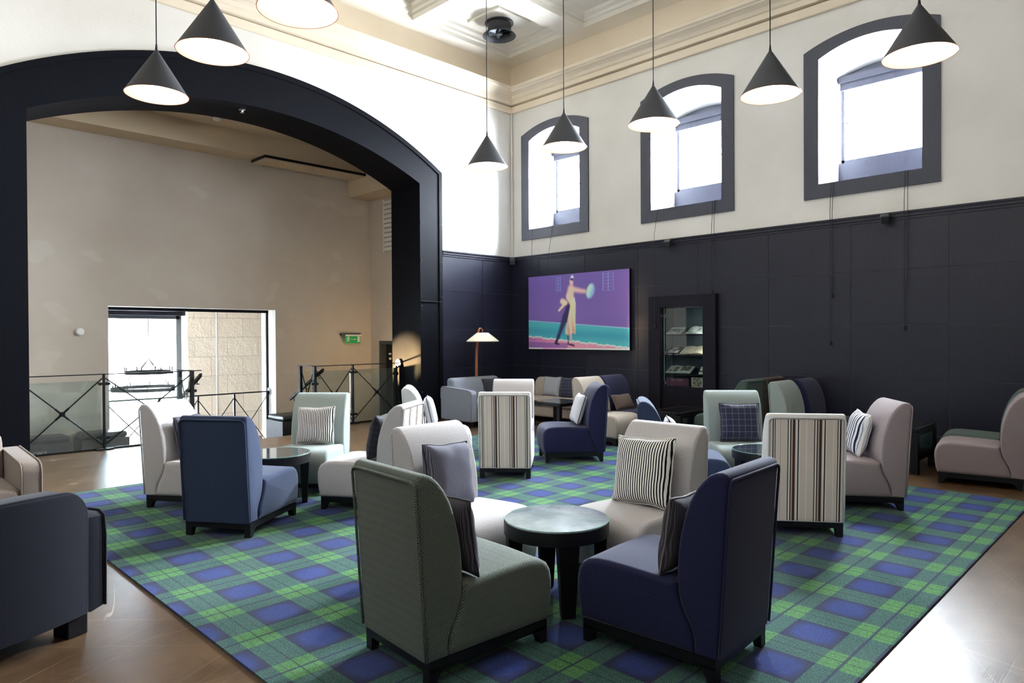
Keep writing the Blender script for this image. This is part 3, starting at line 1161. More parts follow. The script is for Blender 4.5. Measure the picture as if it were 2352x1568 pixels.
pk, pw, pg = plain('dark_piping', lin(36, 36, 44), .8), plain('pale_piping', lin(220, 216, 208), .8), plain('grey_piping', lin(120, 116, 122), .8)
cushion('dark corduroy cushion edge-on against the green herringbone chair', C1, .085, -.085, .40, M['corduroy_dark'], pk, .35, .34, .11, .14)
cushion('brown-grey cushion edge-on against the dark navy chair in the front', C2, -.085, -.085, .40, M['corduroy_dark'], pg, .35, .34, .11, .16)
cushion('square grey corduroy cushion leaning in the chair behind the herringbone one', C3, .065, -.06, .40, M['cordu'], pk, .40, .39, .15, .2, -.06, .12)
cushion('black and white striped cushion on the light grey chair facing the front table', C4, .0, -.055, .40, M['bw'], pw, .44, .42, .14, .24, .06, -.08)
cushion('grey corduroy cushion partly hidden behind the slate blue chair', CG, .0, -.07, .405, M['cordu'], pk, .36, .36, .13, .2)
cushion('black and white striped cushion on the sage chair at the left table', CS, -.02, -.06, .405, M['bw'], pw, .37, .36, .14, .2, .02)
cushion('dark check cushion edge-on in the striped-back chair at the left table', C7, -.02, -.07, .405, M['darkcheck'], pk, .38, .38, .13, .2)
cushion('crumpled light cushion with dark edge on the pale chair behind', WM, .0, -.07, .405, F['lightc'], pk, .37, .36, .13, .22)
cushion('light grey cushion with dark edge on the side-on navy chair', NM, .07, -.07, .405, F['lightc'], pk, .37, .36, .12, .3)
cushion('light cushion peeping over behind the slate blue chair near the cabinet', NB, .0, -.07, .405, F['lightc'], pk, .34, .32, .12, .25)
cushion('navy windowpane check cushion on the sage chair by the small round table', GR, -.02, -.06, .405, M['check'], pk, .38, .37, .14, .18, .0)
cushion('navy and white striped cushion on the mauve chair', MR, .10, -.06, .405, M['navywhite'], pw, .36, .37, .14, .25, -.05)
cushion('taupe lumbar cushion on the beige chair near the sofa', BF, .05, -.075, .405, F['taupe'], pg, .42, .24, .12, .2)
cushion('brown lumbar cushion on the dark navy chair by the display cabinet', NF, .05, -.05, .405, F['brownc'], pg, .42, .23, .12, .5)

# ------------------------------------------------------------------ round tables


def round_table(label, x, y, h=.45, r=.285, rz=0.0, glass='tableglass'):
    t = empty('round_table', (x, y, .012), rz, label=label, cat='table', group='round glass-topped tables')
    top = put('glass_top', mesh('glass_top', lathe(nb(), [(0, h - .006), (r - .004, h - .006), (r - .004, h), (r - .006, h + .003), (0, h + .003)], 48), M[glass], 30), t)
    put('glass_edge', mesh('glass_edge', lathe(nb(), [(r - .0055, h + .002), (r - .003, h + .0035), (r - .001, h + .001), (r - .0055, h - .001)], 48), M['glassedge'], 30), top)
    put('apron', mesh('apron', lathe(nb(), [(r - .02, h - .0065), (r, h - .0065), (r, h - .075), (r - .03, h - .078), (r - .03, h - .02), (r - .02, h - .0065)], 48), M['ebony'], 30), t)
    for k in range(4):
        a = pi / 4 + k * pi / 2
        bm = nb()
        A, B = [], []
        for q, (ra, rb, wd) in enumerate(((r - .09, r - .012, .055), (r - .075, r - .03, .036))):
            ring = []
            for rr, s in ((ra, -1), (ra, 1), (rb, 1), (rb, -1)):
                ring.append(bm.verts.new((rr * cos(a) - s * wd * sin(a), rr * sin(a) + s * wd * cos(a), (h - .07) if q == 0 else 0)))
            (A if q == 0 else B).extend(ring)
        for i in range(4):
            bm.faces.new((A[i], A[(i + 1) % 4], B[(i + 1) % 4], B[i]))
        bm.faces.new(A)
        bm.faces.new(B[::-1])
        put('leg', mesh('leg', bm, M['ebony']), t, bevel=.004)
    return t


round_table('small round black table with glass top between the four front chairs', 2.80, 2.46, .45, .285, .18, 'dust_glare_glass')
round_table('round black table beside the slate blue chair at the left', 2.755, 5.63, .44, .285, .3)
round_table('round black table half hidden behind the right striped-back chair', 5.72, 2.62, .45, .285, .2)

# ------------------------------------------------------------------ box tables


def cube_table(label, x0, y0, sx, sy, h, low, group='black glass display tables'):
    t = empty('display_table', (x0, y0, 0), label=label, cat='table', group=group)
    p = .07
    for a in (0, 1):
        for b in (0, 1):
            xa, yb = a * (sx - p), b * (sy - p)
            obj('leg', bx(xa, xa + p, yb, yb + p, 0, h - .04), M['ebony'], t, bevel=.003)
    bm = nb()
    for z0, z1 in ((h - .075, h - .012), (low, low + .07)):
        box(bm, p, sx - p, .005, .03, z0, z1)
        box(bm, p, sx - p, sy - .03, sy - .005, z0, z1)
        box(bm, .005, .03, p, sy - p, z0, z1)
        box(bm, sx - .03, sx - .005, p, sy - p, z0, z1)
    obj('rails', bm, M['ebony'], t)
    obj('shelf', bx(.02, sx - .02, .02, sy - .02, low + .02, low + .035), M['ebony'], t)
    for k, (xa, xb, ya, yb) in enumerate(((p, sx - p, .012, .016), (p, sx - p, sy - .016, sy - .012), (.012, .016, p, sy - p), (sx - .016, sx - .012, p, sy - p))):
        obj('side_glass', bx(xa, xb, ya, yb, low + .07, h - .075), M['cabglass'], t)
    top = obj('top_frame', box(box(box(box(nb(), 0, sx, 0, .05, h - .012, h), 0, sx, sy - .05, sy, h - .012, h), 0, .05, .05, sy - .05, h - .012, h), sx - .05, sx, .05, sy - .05, h - .012, h), M['ebony'], t)
    obj('glass_top', bx(.05, sx - .05, .05, sy - .05, h - .010, h + .001), M['cabglass'], t)
    return t


cube_table('black glass-sided cube table between the mauve chairs at the right wall', 7.90, 2.02, .72, .72, .47, .14)
cube_table('dark glass-sided table in front of the display cabinet', 7.95, 4.81, .80, .48, .42, .12)
M['paper'] = plain('paper_white', lin(226, 224, 216), .7)
for k, (x, y, z, a, wd, hh) in enumerate(((8.06, 2.36, .176, .2, .18, .02), (8.08, 2.34, .197, -.3, .15, .012))):
    o = obj('magazine', bx(-wd / 2, wd / 2, -.12, .12, 0, hh), M['paper'] if k == 0 else plain('magazine_cover', lin(90, 110, 130), .3), rot=(0, 0, a),
            label=('thick pale magazine lying inside the glass cube table' if k == 0 else 'thin blue magazine on top of the pale one in the cube table'), cat='magazine')
    o.location = (x, y, z)

t = empty('coffee_table', (7.62, 6.62, 0), label='square black coffee table in front of the beige sofa', cat='table')
for a in (0, 1):
    for b in (0, 1):
        obj('leg', bx(a * .58, a * .58 + .06, b * .58, b * .58 + .06, 0, .40), M['ebony'], t, bevel=.003)
obj('tabletop', bx(-.005, .645, -.005, .645, .40, .45), M['ebony'], t, bevel=.004)
obj('glass_top', bx(.03, .61, .03, .61, .4502, .455), M['tableglass'], t)
obj('lower_rail', box(box(nb(), .02, .04, .06, .58, .09, .13), .06, .58, .02, .04, .09, .13), M['ebony'], t)

# ------------------------------------------------------------------ sofas and armchairs


def sofa(name, label, cat, loc, deg, W, D, fab, back_h, arm_h, seat_h, arm_w=.12, n_seat=2, arm_slope=.06, foot='ebony', arm_back=0.0):
    r = empty(name, loc, radians(deg - 90), label=label, cat=cat)
    fm = F[fab]
    iw = W / 2 - arm_w
    obj('base', soft_extrude(nb(), rrect(-D / 2 + .02, D / 2 - .02, .09, seat_h - .12, .03), 'x', W / 2 - .01, .02), fm, r, smooth=50)
    bp = [(-D / 2, .10), (-D / 2 - .03, back_h * .6), (-D / 2 - .03, back_h - .06), (-D / 2 - .015, back_h - .015), (-D / 2 + .03, back_h), (-D / 2 + .09, back_h - .01), (-D / 2 + .14, back_h - .06), (-D / 2 + .19, seat_h + .06), (-D / 2 + .20, seat_h - .1), (-D / 2 + .20, .10)]
    obj('backrest', soft_extrude(nb(), bp, 'x', iw if arm_back == 0 else W / 2, .05), fm, r, smooth=50)
    for k in range(n_seat):
        wd = 2 * iw / n_seat
        obj('seat_cushion', soft_extrude(nb(), rrect(-D / 2 + .18, D / 2, seat_h - .13, seat_h, .05), 'x', wd / 2 - .003, .035, -iw + wd * (k + .5), bulge=.008), fm, r, smooth=50)
    for s in (-1, 1):
        ap = [(-D / 2 - .02, .10), (-D / 2 - .03, arm_h * .7), (-D / 2 - .02, arm_h - .03), (-D / 2 + .02, arm_h), (D / 2 - .08, arm_h - arm_slope), (D / 2 - .02, arm_h - arm_slope - .02), (D / 2, arm_h - arm_slope - .07), (D / 2 - .015, .10)]
        a = obj('arm', soft_extrude(nb(), ap, 'x', arm_w / 2, .02, s * (W / 2 - arm_w / 2)), fm, r, smooth=50)
        for q in (-1, 1):
            xx = s * (W / 2 - arm_w / 2) + q * (arm_w / 2 - .004)
            obj('piping', tube(nb(), [(xx, y, z) for y, z in ap[1:]], .006, 6), fm, a, smooth=True)
    for sx in (-1, 1):
        for sy in (-1, 1):
            x, y = sx * (W / 2 - .09), sy * (D / 2 - .09)
            obj('foot', cyl(nb(), (x, y, 0), (x, y, .10), .028, .04, 4), M[foot], r)
    return r


SO = sofa('sofa', 'long low beige sofa against the panelled wall under the painting', 'sofa', (8.93, 7.75, 0), 180, 1.95, .86, 'beige', .70, .60, .38, .12, 2, .02)
cushion('pale grey crumpled check cushion on the beige sofa, leftmost of its three', SO, .36, -.155, .375, M['lightcheck'], pg, .40, .36, .13, .25, group='sofa cushions')
cushion('dark navy check cushion on the beige sofa, middle of its three', SO, -.06, -.15, .375, M['check'], pk, .40, .36, .14, .25, .03, group='sofa cushions')
cushion('dark plain cushion on the beige sofa, rightmost and half hidden', SO, -.46, -.16, .375, M['darkcheck'], pk, .38, .37, .13, .2, group='sofa cushions')
LS = sofa('loveseat', 'pale blue-grey loveseat in the corner by the floor lamp', 'sofa', (7.83, 8.42, 0), -90, 1.32, .74, 'bluegrey', .76, .63, .40, .12, 2, .04)
cushion('dark check cushion lying on the pale blue-grey loveseat', LS, -.33, -.12, .40, M['darkcheck'], pk, .44, .34, .14, .35, .0, group='sofa cushions')
BA = sofa('armchair', 'beige armchair cut off at the left edge with piped arm', 'armchair', (.68, 6.14, 0), -90, .80, .78, 'taupe', .74, .615, .42, .125, 1, .03)

# the indigo tub armchair, its back to the camera
TB = empty('tub_armchair', (.455, 4.085, 0), radians(109.5 - 90), label='dark indigo tub armchair cut off at the left edge, its back to the camera', cat='armchair')
hw, TH = .36, .10


def tub_w(z):
    """half width of the back at height z: straight sides, rounded shoulders"""
    r_ = .13
    d = max(0.0, z - (TH + .60 - r_))
    return hw - r_ + sqrt(max(0, r_ * r_ - d * d)) if d > 0 else hw - .008 * (1 - (z - TH) / .5)


bm = nb()
NZ, NXX = 26, 20
zs = [TH + .60 * (1 - (1 - k / NZ) ** 1.7) for k in range(NZ + 1)]
G2 = {}
for s_, y0 in ((0, -.345), (1, -.20)):
    for k, z in enumerate(zs):
        wz = max(tub_w(z), .02)
        for i in range(NXX + 1):
            u = -1 + 2 * i / NXX
            e = min(1.0, (1 - abs(u)) * 9, (NZ - k) / 2.5)
            x = wz * sin(u * pi / 2)
            zz = z + .02 * (1 - (x / hw) ** 2) * (z - TH) / .6
            y = y0 - .05 * (1 - (x / hw) ** 2) + (-.012 if s_ == 0 else .012) * sqrt(max(0, e * (2 - e)))
            G2[s_, i, k] = bm.verts.new((x, y, zz))
for s_ in (0, 1):
    for k in range(NZ):
        for i in range(NXX):
            bm.faces.new((G2[s_, i, k], G2[s_, i + 1, k], G2[s_, i + 1, k + 1], G2[s_, i, k + 1]))
rim = [(0, k) for k in range(NZ + 1)] + [(i, NZ) for i in range(1, NXX)] + [(NXX, k) for k in range(NZ, -1, -1)]
for (i, k), (i2, k2) in zip(rim, rim[1:]):
    bm.faces.new((G2[0, i, k], G2[0, i2, k2], G2[1, i2, k2], G2[1, i, k]))
pp = [G2[0, i, k].co.copy() for i, k in rim]
bk = obj('backrest', bm, F['tub'], TB, smooth=55)
obj('piping', tube(nb(), pp, .008, 8), F['tub'], bk, smooth=True)
for s in (-1, 1):
    ap = [(-.33, .10), (-.335, .45), (-.325, .555), (-.29, .575), (.26, .56), (.33, .54), (.36, .48), (.365, .10)]
    a = obj('arm', soft_extrude(nb(), ap, 'x', .085, .03, s * .385, bulge=.012), F['tub'], TB, smooth=50)
    obj('piping', tube(nb(), [(s * .462, y, z) for y, z in ap], .007, 8), F['tub'], a, smooth=True)
obj('seat_cushion', soft_extrude(nb(), rrect(-.21, .35, .28, .42, .05), 'x', .285, .03), F['tub'], TB, smooth=50)
obj('base', bx(-.33, .33, -.30, .33, .09, .28), F['tub'], TB)
for sx in (-1, 1):
    for sy in (-1, 1):
        obj('foot', prism(nb(), [(sx * .25, sy * .25), (sx * .37, sy * .25), (sx * .36, sy * .35), (sx * .26, sy * .35)], 'z', 0, .11), M['ebony'], TB, bevel=.006)

# ------------------------------------------------------------------ pendant lamps


def pendant(label, x, y, zr=3.97, r=.305, h=.47):
    p = empty('pendant_lamp', (x, y, zr), label=label, cat='lamp', group='black cone pendant lamps')
    top = ZC + .2 - zr
    sh = put('shade', cached('psh', lambda: mesh('shade', lathe(nb(), [(r, 0), (r - .001, .003), (.012, h), (.010, h + .02), (0, h + .02)], 64), M['shade_out'], 40)), p)
    put('shade_lining', cached('pin', lambda: mesh('shade_lining', lathe(nb(), [(r - .004, .001), (.03, h - .045), (0, h - .045)], 64), M['shade_in'], 40)), sh)
    put('rim', cached('prim', lambda: mesh('rim', lathe(nb(), [(r, 0), (r + .001, .003), (r - .004, .004), (r - .005, .001), (r, 0)], 64), M['copper'], True)), sh)
    put('bulb', cached('pbu', lambda: mesh('bulb', lathe(nb(), [(0, .07), (.05, .08), (.075, .12), (.075, .15), (.05, .20), (.03, .24), (0, .25)], 24), M['bulb'], True)), p)
    put('cord', cached('pco', lambda: mesh('cord', cyl(nb(), (0, 0, h), (0, 0, top), .006, seg=8), M['cord'], True)), p)
    put('cable_gland', cached('pgl', lambda: mesh('cable_gland', cyl(nb(), (0, 0, h), (0, 0, h + .06), .014, .008, 10), M['cord'], True)), p)
    put('ceiling_rose', cached('pro', lambda: mesh('ceiling_rose', cyl(nb(), (0, 0, top - .03), (0, 0, top), .06, seg=20), M['shade_out'], 40)), p)
    return p


ROW = [(7.02, 7.50), (7.05, 6.02), (7.06, 4.62), (7.08, 3.19), (7.06, 1.79)]
RL = ['black cone pendant lamp nearest the corner, lowest in view of the window row', 'black cone pendant lamp hanging before the window nearest the corner', 'black cone pendant lamp hanging before the left side of the middle window', 'black cone pendant lamp between the middle and right windows', 'black cone pendant lamp before the top of the rightmost window']
for (x, y), lb in zip(ROW, RL):
    pendant(lb, x, y)
for (x, y), lb in zip([(2.475, 7.66), (2.46, 6.17), (2.62, 4.93)], ['smaller black cone pendant lamp hanging lowest over the dark arch', 'larger black cone pendant lamp beside it, overlapping the top of the arch', 'black cone pendant lamp cut off by the top of the picture']):
    pendant(lb, x, y)

# ------------------------------------------------------------------ ceiling fan unit
fx, fy = 8.20, 8.44
fn = empty('ceiling_fan', (fx, fy, 6.56), label='black round extractor fan hanging in the ceiling coffer', cat='fan')
obj('mounting_plate', bx(-.38, .38, -.38, .38, .235, .272), M['ceiling'], fn, bevel=.005)
obj('housing', lathe(nb(), [(.225, .24), (.245, .23), (.245, .215), (.205, .20), (.20, .10), (.21, .07), (.235, .04), (.28, .0), (.285, .008), (.245, .045), (.215, .075), (.195, .10)], 40), M['shade_out'], fn, smooth=40)
obj('hub', lathe(nb(), [(0, .03), (.05, .03), (.055, .04), (.055, .12), (0, .12)], 20), M['steel'], fn, smooth=30)
for k in range(6):
    a = k * pi / 3
    bm = nb()
    c, s = cos(a), sin(a)
    pts = [(.05, -.03, .05), (.05, .03, .09), (.19, .045, .095), (.19, -.045, .045)]
    v0 = [bm.verts.new((x * c - y * s, x * s + y * c, z)) for x, y, z in pts]
    v1 = [bm.verts.new((x * c - y * s, x * s + y * c, z + .006)) for x, y, z in pts]
    bm.faces.new(v0)
    bm.faces.new(v1[::-1])
    for i in range(4):
        bm.faces.new((v0[i], v0[(i + 1) % 4], v1[(i + 1) % 4], v1[i]))
    obj('blade', bm, M['steel'], fn)
obj('back_plate', lathe(nb(), [(0, .20), (.20, .20)], 32), M['black'], fn)

# ------------------------------------------------------------------ painting of a dancing couple


def paint():
    rnd = random.Random(3)

    def seg(px, pz, ax, az, bx_, bz):
        dx, dz = bx_ - ax, bz - az
        t = max(0, min(1, ((px - ax) * dx + (pz - az) * dz) / (dx * dx + dz * dz + 1e-9)))
        return sqrt((px - ax - t * dx) ** 2 + (pz - az - t * dz) ** 2), t
    mixc = lambda a, b, f: tuple(p + (q - p) * max(0, min(1, f)) for p, q in zip(a, b))
    V, T, PK = lin(108, 88, 150), lin(70, 158, 168), lin(206, 132, 156)
    PE, DK, WH, BL = lin(240, 196, 170), lin(44, 40, 78), lin(238, 232, 238), lin(128, 160, 208)
    A = 2.29 / 1.345                                    # width over height

    def colour(u, v):
        x = u * A
        nz = .009 * sin(40 * u) * sin(23 * v + 9 * u) + .006 * sin(113 * u + 5)
        t1 = .40 - .125 * u
        t2 = .185 - .15 * u + nz * .8
        c = mixc(V, lin(86, 70, 136), 1.2 * abs(v - .45))
        c = mixc(c, lin(128, 96, 160), max(0, u - .75) * 1.6)
        c = mixc(c, lin(90, 70, 140), rnd.random() * .35)
        for x0, x1, zb, zt in ((.30, .345, .77, .97), (.765, .86, .745, .985)):
            for q in (x0, (x0 + x1) / 2, x1):
                if zb < v < zt and abs(u - q) < .003:
                    c = mixc(c, BL, .55)
            if x0 < u < x1 and zb < v < zt and (v * 24) % 1 < .1:
                c = mixc(c, BL, .3)
        ss = lambda a, b: max(0.0, min(1.0, (a - b) / .012 + .5))
        tq = mixc(T, lin(58, 138, 160), .5 + .5 * sin(31 * v + 3 * u))
        tq = mixc(tq, lin(150, 172, 196), .8 * ss(v, t1 - .012))
        c = mixc(c, tq, ss(t1, v))
        pq = mixc(PK, lin(150, 96, 160), max(0, .45 - u) * 1.8)
        pq = mixc(pq, WH, ss(v, t2 - .016))
        c = mixc(c, pq, ss(t2, v))
        if v < t2:
            if v < .10 - .05 * u and u < .42 and v > .02:
                c = mixc(c, lin(104, 78, 150), .7)
            if v < .02:
                c = mixc(c, WH, .9 if (u < .16 or u > .4) else .2)
        # man: dark trousers leaning, bent body
        for ax, az, bx_, bz, r0, r1, s, cc in (
                (.445, .60, .40, .42, .05, .042, .02, DK), (.40, .44, .325, .18, .045, .024, .02, DK), (.325, .18, .30, .10, .022, .02, .012, DK), (.29, .085, .325, .07, .014, .012, .008, DK),
                (.43, .62, .465, .57, .035, .03, .02, DK), (.365, .64, .40, .62, .03, .025, .02, PE), (.385, .60, .33, .52, .016, .010, .014, PE),
                # woman: legs, dress, body, head, arm, fan
                (.45, .19, .455, .07, .013, .010, .008, mixc(PE, DK, .3)), (.42, .19, .425, .09, .010, .008, .008, DK), (.455, .065, .48, .05, .012, .012, .006, DK), (.42, .075, .45, .06, .010, .010, .006, DK),
                (.475, .60, .445, .22, .036, .075, .014, PE), (.44, .70, .47, .60, .05, .036, .02, PE), (.452, .80, .445, .72, .04, .048, .03, mixc(PE, V, .15)),
                (.46, .87, .457, .90, .022, .024, .018, mixc(PE, V, .25)), (.46, .945, .465, .95, .014, .02, .014, lin(220, 230, 240)),
                (.48, .79, .59, .755, .026, .016, .03, mixc(PE, V, .25))):
            d, t = seg(x, v, ax * A, az, bx_ * A, bz)
            r = (r0 + (r1 - r0) * t) * 1.15
            f = max(0.0, min(1.0, (r - d) / (s * 2.1) + .5))
            f = f * f * (3 - 2 * f)
            if r1 == .075:
                f *= max(0.0, min(1.0, (v - .19 - .012 * sin(70 * u)) / .03))
                cc = mixc(PE, lin(206, 140, 130), .5 * max(0, min(1, (.46 - v) * 5)) * (1 + sin(130 * u + 10 * v)))
            c = mixc(c, cc, f * .95 + .05 * rnd.random() * f)
        e = ((u - .645) / .047) ** 2 + ((v - .755 - (u - .645) * .6) / .105) ** 2
        c = mixc(c, mixc(BL, lin(170, 216, 190), .5 + .5 * sin(60 * u - 14 * v)), (1 - e) * 1.6)
        c = mixc(c, WH, .7 * max(0, 1 - ((u - .487) / .009) ** 2 - ((v - .65) / .05) ** 2))
        c = mixc(c, DK, max(0, 1.3 - ((u - .462) / .016) ** 2 - ((v - .925) / .022) ** 2))
        return tuple(min(.95, q * 1.75) for q in c[:3]) + (1.0,)
    NX, NZ = 300, 176
    bm = nb()
    cl = bm.verts.layers.float_color.new('paint')
    g = [[bm.verts.new((0, -2.29 * i / NX, 1.345 * j / NZ)) for j in range(NZ + 1)] for i in range(NX + 1)]
    for i in range(NX + 1):
        for j in range(NZ + 1):
            g[i][j][cl] = colour(i / NX, j / NZ)
    for i in range(NX):
        for j in range(NZ):
            bm.faces.new((g[i][j], g[i + 1][j], g[i + 1][j + 1], g[i][j + 1]))
    t = NT('painted_canvas')
    at = t.n('VertexColor')
    at.layer_name = 'paint'
    n = t.noise(160, 2)
    t.base(at.outputs[0], .5, .4)
    t.bump(n, .1, .002)
    return bm, t.m


PT = empty('painting', (X0 - .085, 8.91, 1.205), label='large painting of a blurred dancing couple on a purple ground', cat='painting')
pbm, pm_ = paint()
obj('canvas', pbm, pm_, PT)
obj('stretcher_frame', bx(.002, .05, -2.292, .002, -.002, 1.347), M['black'], PT)

# ------------------------------------------------------------------ display cabinet
CB_ = empty('display_cabinet', (X0, 5.645, 0), label='tall wall-mounted glass display cabinet with dark mitred frame', cat='cabinet')
bm = nb()
o_ = [(-.585, .0), (.585, .0), (.585, 2.063), (-.585, 2.063)]
i_ = [(-.375, .0), (.375, .0), (.375, 1.885), (-.375, 1.885)]
xf = -.12
prism(bm, [o_[0], i_[0], i_[3], o_[3]], 'x', xf, -.0005)
prism(bm, [i_[1], o_[1], o_[2], i_[2]], 'x', xf, -.0005)
prism(bm, [o_[3], i_[3], i_[2], o_[2]], 'x', xf, -.0005)
obj('frame', bm, M['cabwood'], CB_)
bm = nb()
box(bm, .30, .32, -.36, .40, .64, 1.89)
box(bm, -.02, .30, -.362, -.35, .64, 1.89)
box(bm, -.02, .30, .388, .402, .64, 1.89)
box(bm, -.02, .30, -.36, .40, 1.875, 1.89)
obj('interior', bm, plain('cabinet_lining_grey', lin(70, 78, 84), .6), CB_)
obj('lower_panel', bx(-.06, -.03, -.375, .375, 0, .60), M['cabwood'], CB_)
obj('sill', bx(-.05, .3, -.36, .40, .60, .64), M['cabwood'], CB_)
for z in (1.14, 1.455, .835):
    obj('shelf', bx(.02, .30, -.35, .388, z - .02, z), M['ebony'], CB_)
dr = obj('glass_door', bx(-.035, -.029, -.373, .345, .625, 1.87), M['cabglass'], CB_)
for z in (1.76, 1.17, .70):
    obj('hinge', bx(-.045, -.02, .32, .372, z - .02, z + .02), M['chrome'], dr)
obj('door_edge', bx(-.037, -.027, .345, .350, .625, 1.87), M['glassedge'], dr)
NX_ = X0 + .04


def lying(name, label, cat, y, z, wd, dp, mats, tilt, open_=False, pic=None, dz=.012):
    """an item on a shelf, its face tilted up towards the room; y is its left end as seen"""
    r = empty(name, (NX_ + .02, y, z), label=label, cat=cat)
    m = Matrix.Rotation(tilt, 4, 'Y')
    def T(bm):
        bm.transform(m)
        return bm
    if open_:
        bm = nb()
        for s in (0, 1):
            n = 6
            prev = None
            for k in range(n + 1):
                f = k / n
                yy = -wd / 2 * (f if s == 0 else 2 - f)
                hh = dz + .016 * sin(pi * min(1, f * 1.05)) * (0.6 + .4 * f)
                pr = [bm.verts.new(q) for q in ((0, yy, hh), (dp, yy, hh), (dp, yy, 0), (0, yy, 0))]
                if prev:
                    for a in range(4):
                        b = (a + 1) % 4
                        bm.faces.new((prev[a], pr[a], pr[b], prev[b]))
                else:
                    bm.faces.new(pr)
                prev = pr
            bm.faces.new(prev)
        obj('pages', T(bm), mats[0], r)
        obj('cover', T(bx(-.006, dp + .006, -wd - .006, .006, -.004, 0)), mats[1], r)
    else:
        obj('board', T(bx(0, dp, -wd, 0, 0, dz)), mats[0], r)
    if pic:
        for (a0, a1, b0, b1, mt, h) in pic:
            obj('picture', T(bx(dp * b0, dp * b1, -wd * a1, -wd * a0, h, h + .0015)), mt, r)
    return r


pap, pcre = M['paper'], plain('cream_paper', lin(216, 204, 176), .7)


def photo_mat(name, a, b, c, sc):
    t = NT(name)
    n = t.noise(sc, 4)
    t.base(t.ramp(n, [(.35, a), (.5, b), (.62, c)]), .4)
    return t.m


mono = photo_mat('monochrome_photo', lin(30, 32, 36), lin(120, 124, 128), lin(220, 222, 222), 24)
gild = photo_mat('gilt_ornament', lin(44, 38, 28), lin(170, 150, 100), lin(232, 226, 210), 42)
sepia = photo_mat('sepia_picture', lin(60, 62, 50), lin(140, 130, 100), lin(210, 205, 190), 30)
TI = -.5
lying('photograph', 'black and white photograph on the top shelf of the cabinet', 'photo', 6.015, 1.468, .26, .20, [pap], TI, pic=[(.03, .97, .06, .72, mono, .0125)])
lying('book', 'open white book on the top shelf of the cabinet', 'book', 5.66, 1.468, .30, .21, [pap, M['black']], TI, True, pic=[(.62, .74, .25, .6, plain('pencil_sketch', lin(160, 160, 165), .7), .028)])
lying('photograph', 'dark black and white photographs on the middle shelf of the cabinet', 'photo', 6.02, 1.152, .22, .20, [M['black']], TI, pic=[(.05, .55, .08, .5, mono, .0125), (.2, .7, .5, .9, mono, .0125), (.62, .92, .05, .45, pap, .0125)])
lying('book', 'open cream book on the middle shelf of the cabinet', 'book', 5.77, 1.152, .40, .22, [pcre, plain('book_cover_brown', lin(90, 60, 40), .6)], TI, True)
lying('book', 'open picture book on the lowest glass shelf of the cabinet', 'book', 6.03, .847, .44, .20, [pap, M['black']], TI, True, pic=[(.56, .90, .2, .85, sepia, .029), (.30, .44, .05, .7, sepia, .029), (.08, .26, .05, .25, gild, .029)])
lying('leaflet', 'small white leaflet at the right of the lowest glass shelf', 'leaflet', 5.44, .84, .12, .14, [pap], -.9, pic=[(.0, 1, .3, .45, M['steel'], .0125)])
r = empty('book', (NX_ + .02, 6.02, .642), label='maroon book standing at the bottom of the display cabinet', cat='book')
obj('cover', bx(0, .03, -.40, 0, 0, .125), plain('maroon_cover', lin(116, 52, 84), .5), r)
bm = nb()
for a, b in ((.10, .125), (.128, .142), (.145, .168), (.19, .20), (.205, .215)):
    box(bm, -.001, 0, -b, -a, .092, .097)
for k in range(4):
    y = .222 + .02 * k
    box(bm, -.001, 0, -y - .004, -y, .086, .102)
    box(bm, -.001, 0, -y - .012, -y - .004, .099, .102)
    box(bm, -.001, 0, -y - .012, -y - .004, .091, .094)
    box(bm, -.001, 0, -y - .013, -y - .010, .086 if k % 2 else .092, .102)
obj('gold_lettering', bm, plain('gold_print', lin(226, 196, 150), .4), r)
r = empty('framed_picture', (NX_ + .02, 5.565, .642), label='small gilt ornament picture standing at the bottom of the cabinet', cat='picture')
obj('mount', bx(0, .02, -.205, 0, 0, .15), pap, r)
obj('picture', bx(-.0012, 0, -.175, -.02, .008, .145), gild, r)
for k, (y, z) in enumerate(((6.0, 1.5), (6.0, 1.19), (6.0, .89), (5.33, .88))):
    o = obj('shelf_bracket', cyl(nb(), (0, 0, 0), (.03, 0, 0), .015, seg=12), M['chrome'], CB_, label='bright shelf stud')
    o.location = (.28, y - 5.645, z)

# ------------------------------------------------------------------ floor lamp
fl = empty('floor_lamp', (8.02, 8.86, 0), label='floor lamp with a bent wooden stem and cream shade in the corner', cat='lamp')
obj('base', lathe(nb(), [(0, .0), (.16, .0), (.165, .012), (.15, .03), (.03, .04), (0, .04)], 32), M['ebony'], fl, smooth=40)
stem = [(-.03, -.02, .03), (-.035, -.025, .5), (-.03, -.02, .85), (-.01, -.005, 1.15), (.04, .02, 1.40), (.085, .05, 1.545), (.12, .06, 1.585), (.16, .06, 1.585), (.185, .045, 1.55)]
obj('stem', tube(nb(), stem, [.03, .03, .028, .026, .022, .018, .015, .012, .008], 10), plain('bent_walnut', lin(150, 88, 48), .4), fl, smooth=True)
sh = obj('shade', lathe(nb(), [(.285, 0), (.285, .012), (.10, .155), (.0, .157), (0, .150), (.097, .148), (.278, .010), (.278, 0), (.285, 0)], 32), plain('cream_paper_shade', lin(232, 222, 200), .7), fl, smooth=40)
sh.location = (.13, -.01, 1.355)
obj('bulb', lathe(nb(), [(0, .01), (.03, .02), (.04, .05), (.02, .09), (0, .1)], 16), emit('floor_lamp_glow', (1, .8, .5, 1), 2.5), fl, smooth=True, loc=(.13, -.01, 1.36))
obj('hook', tube(nb(), [(.13, -.01, 1.50), (.135, 0, 1.545), (.165, .03, 1.565), (.185, .045, 1.55)], .006, 6), M['copper'], fl, smooth=True)

# ------------------------------------------------------------------ railings


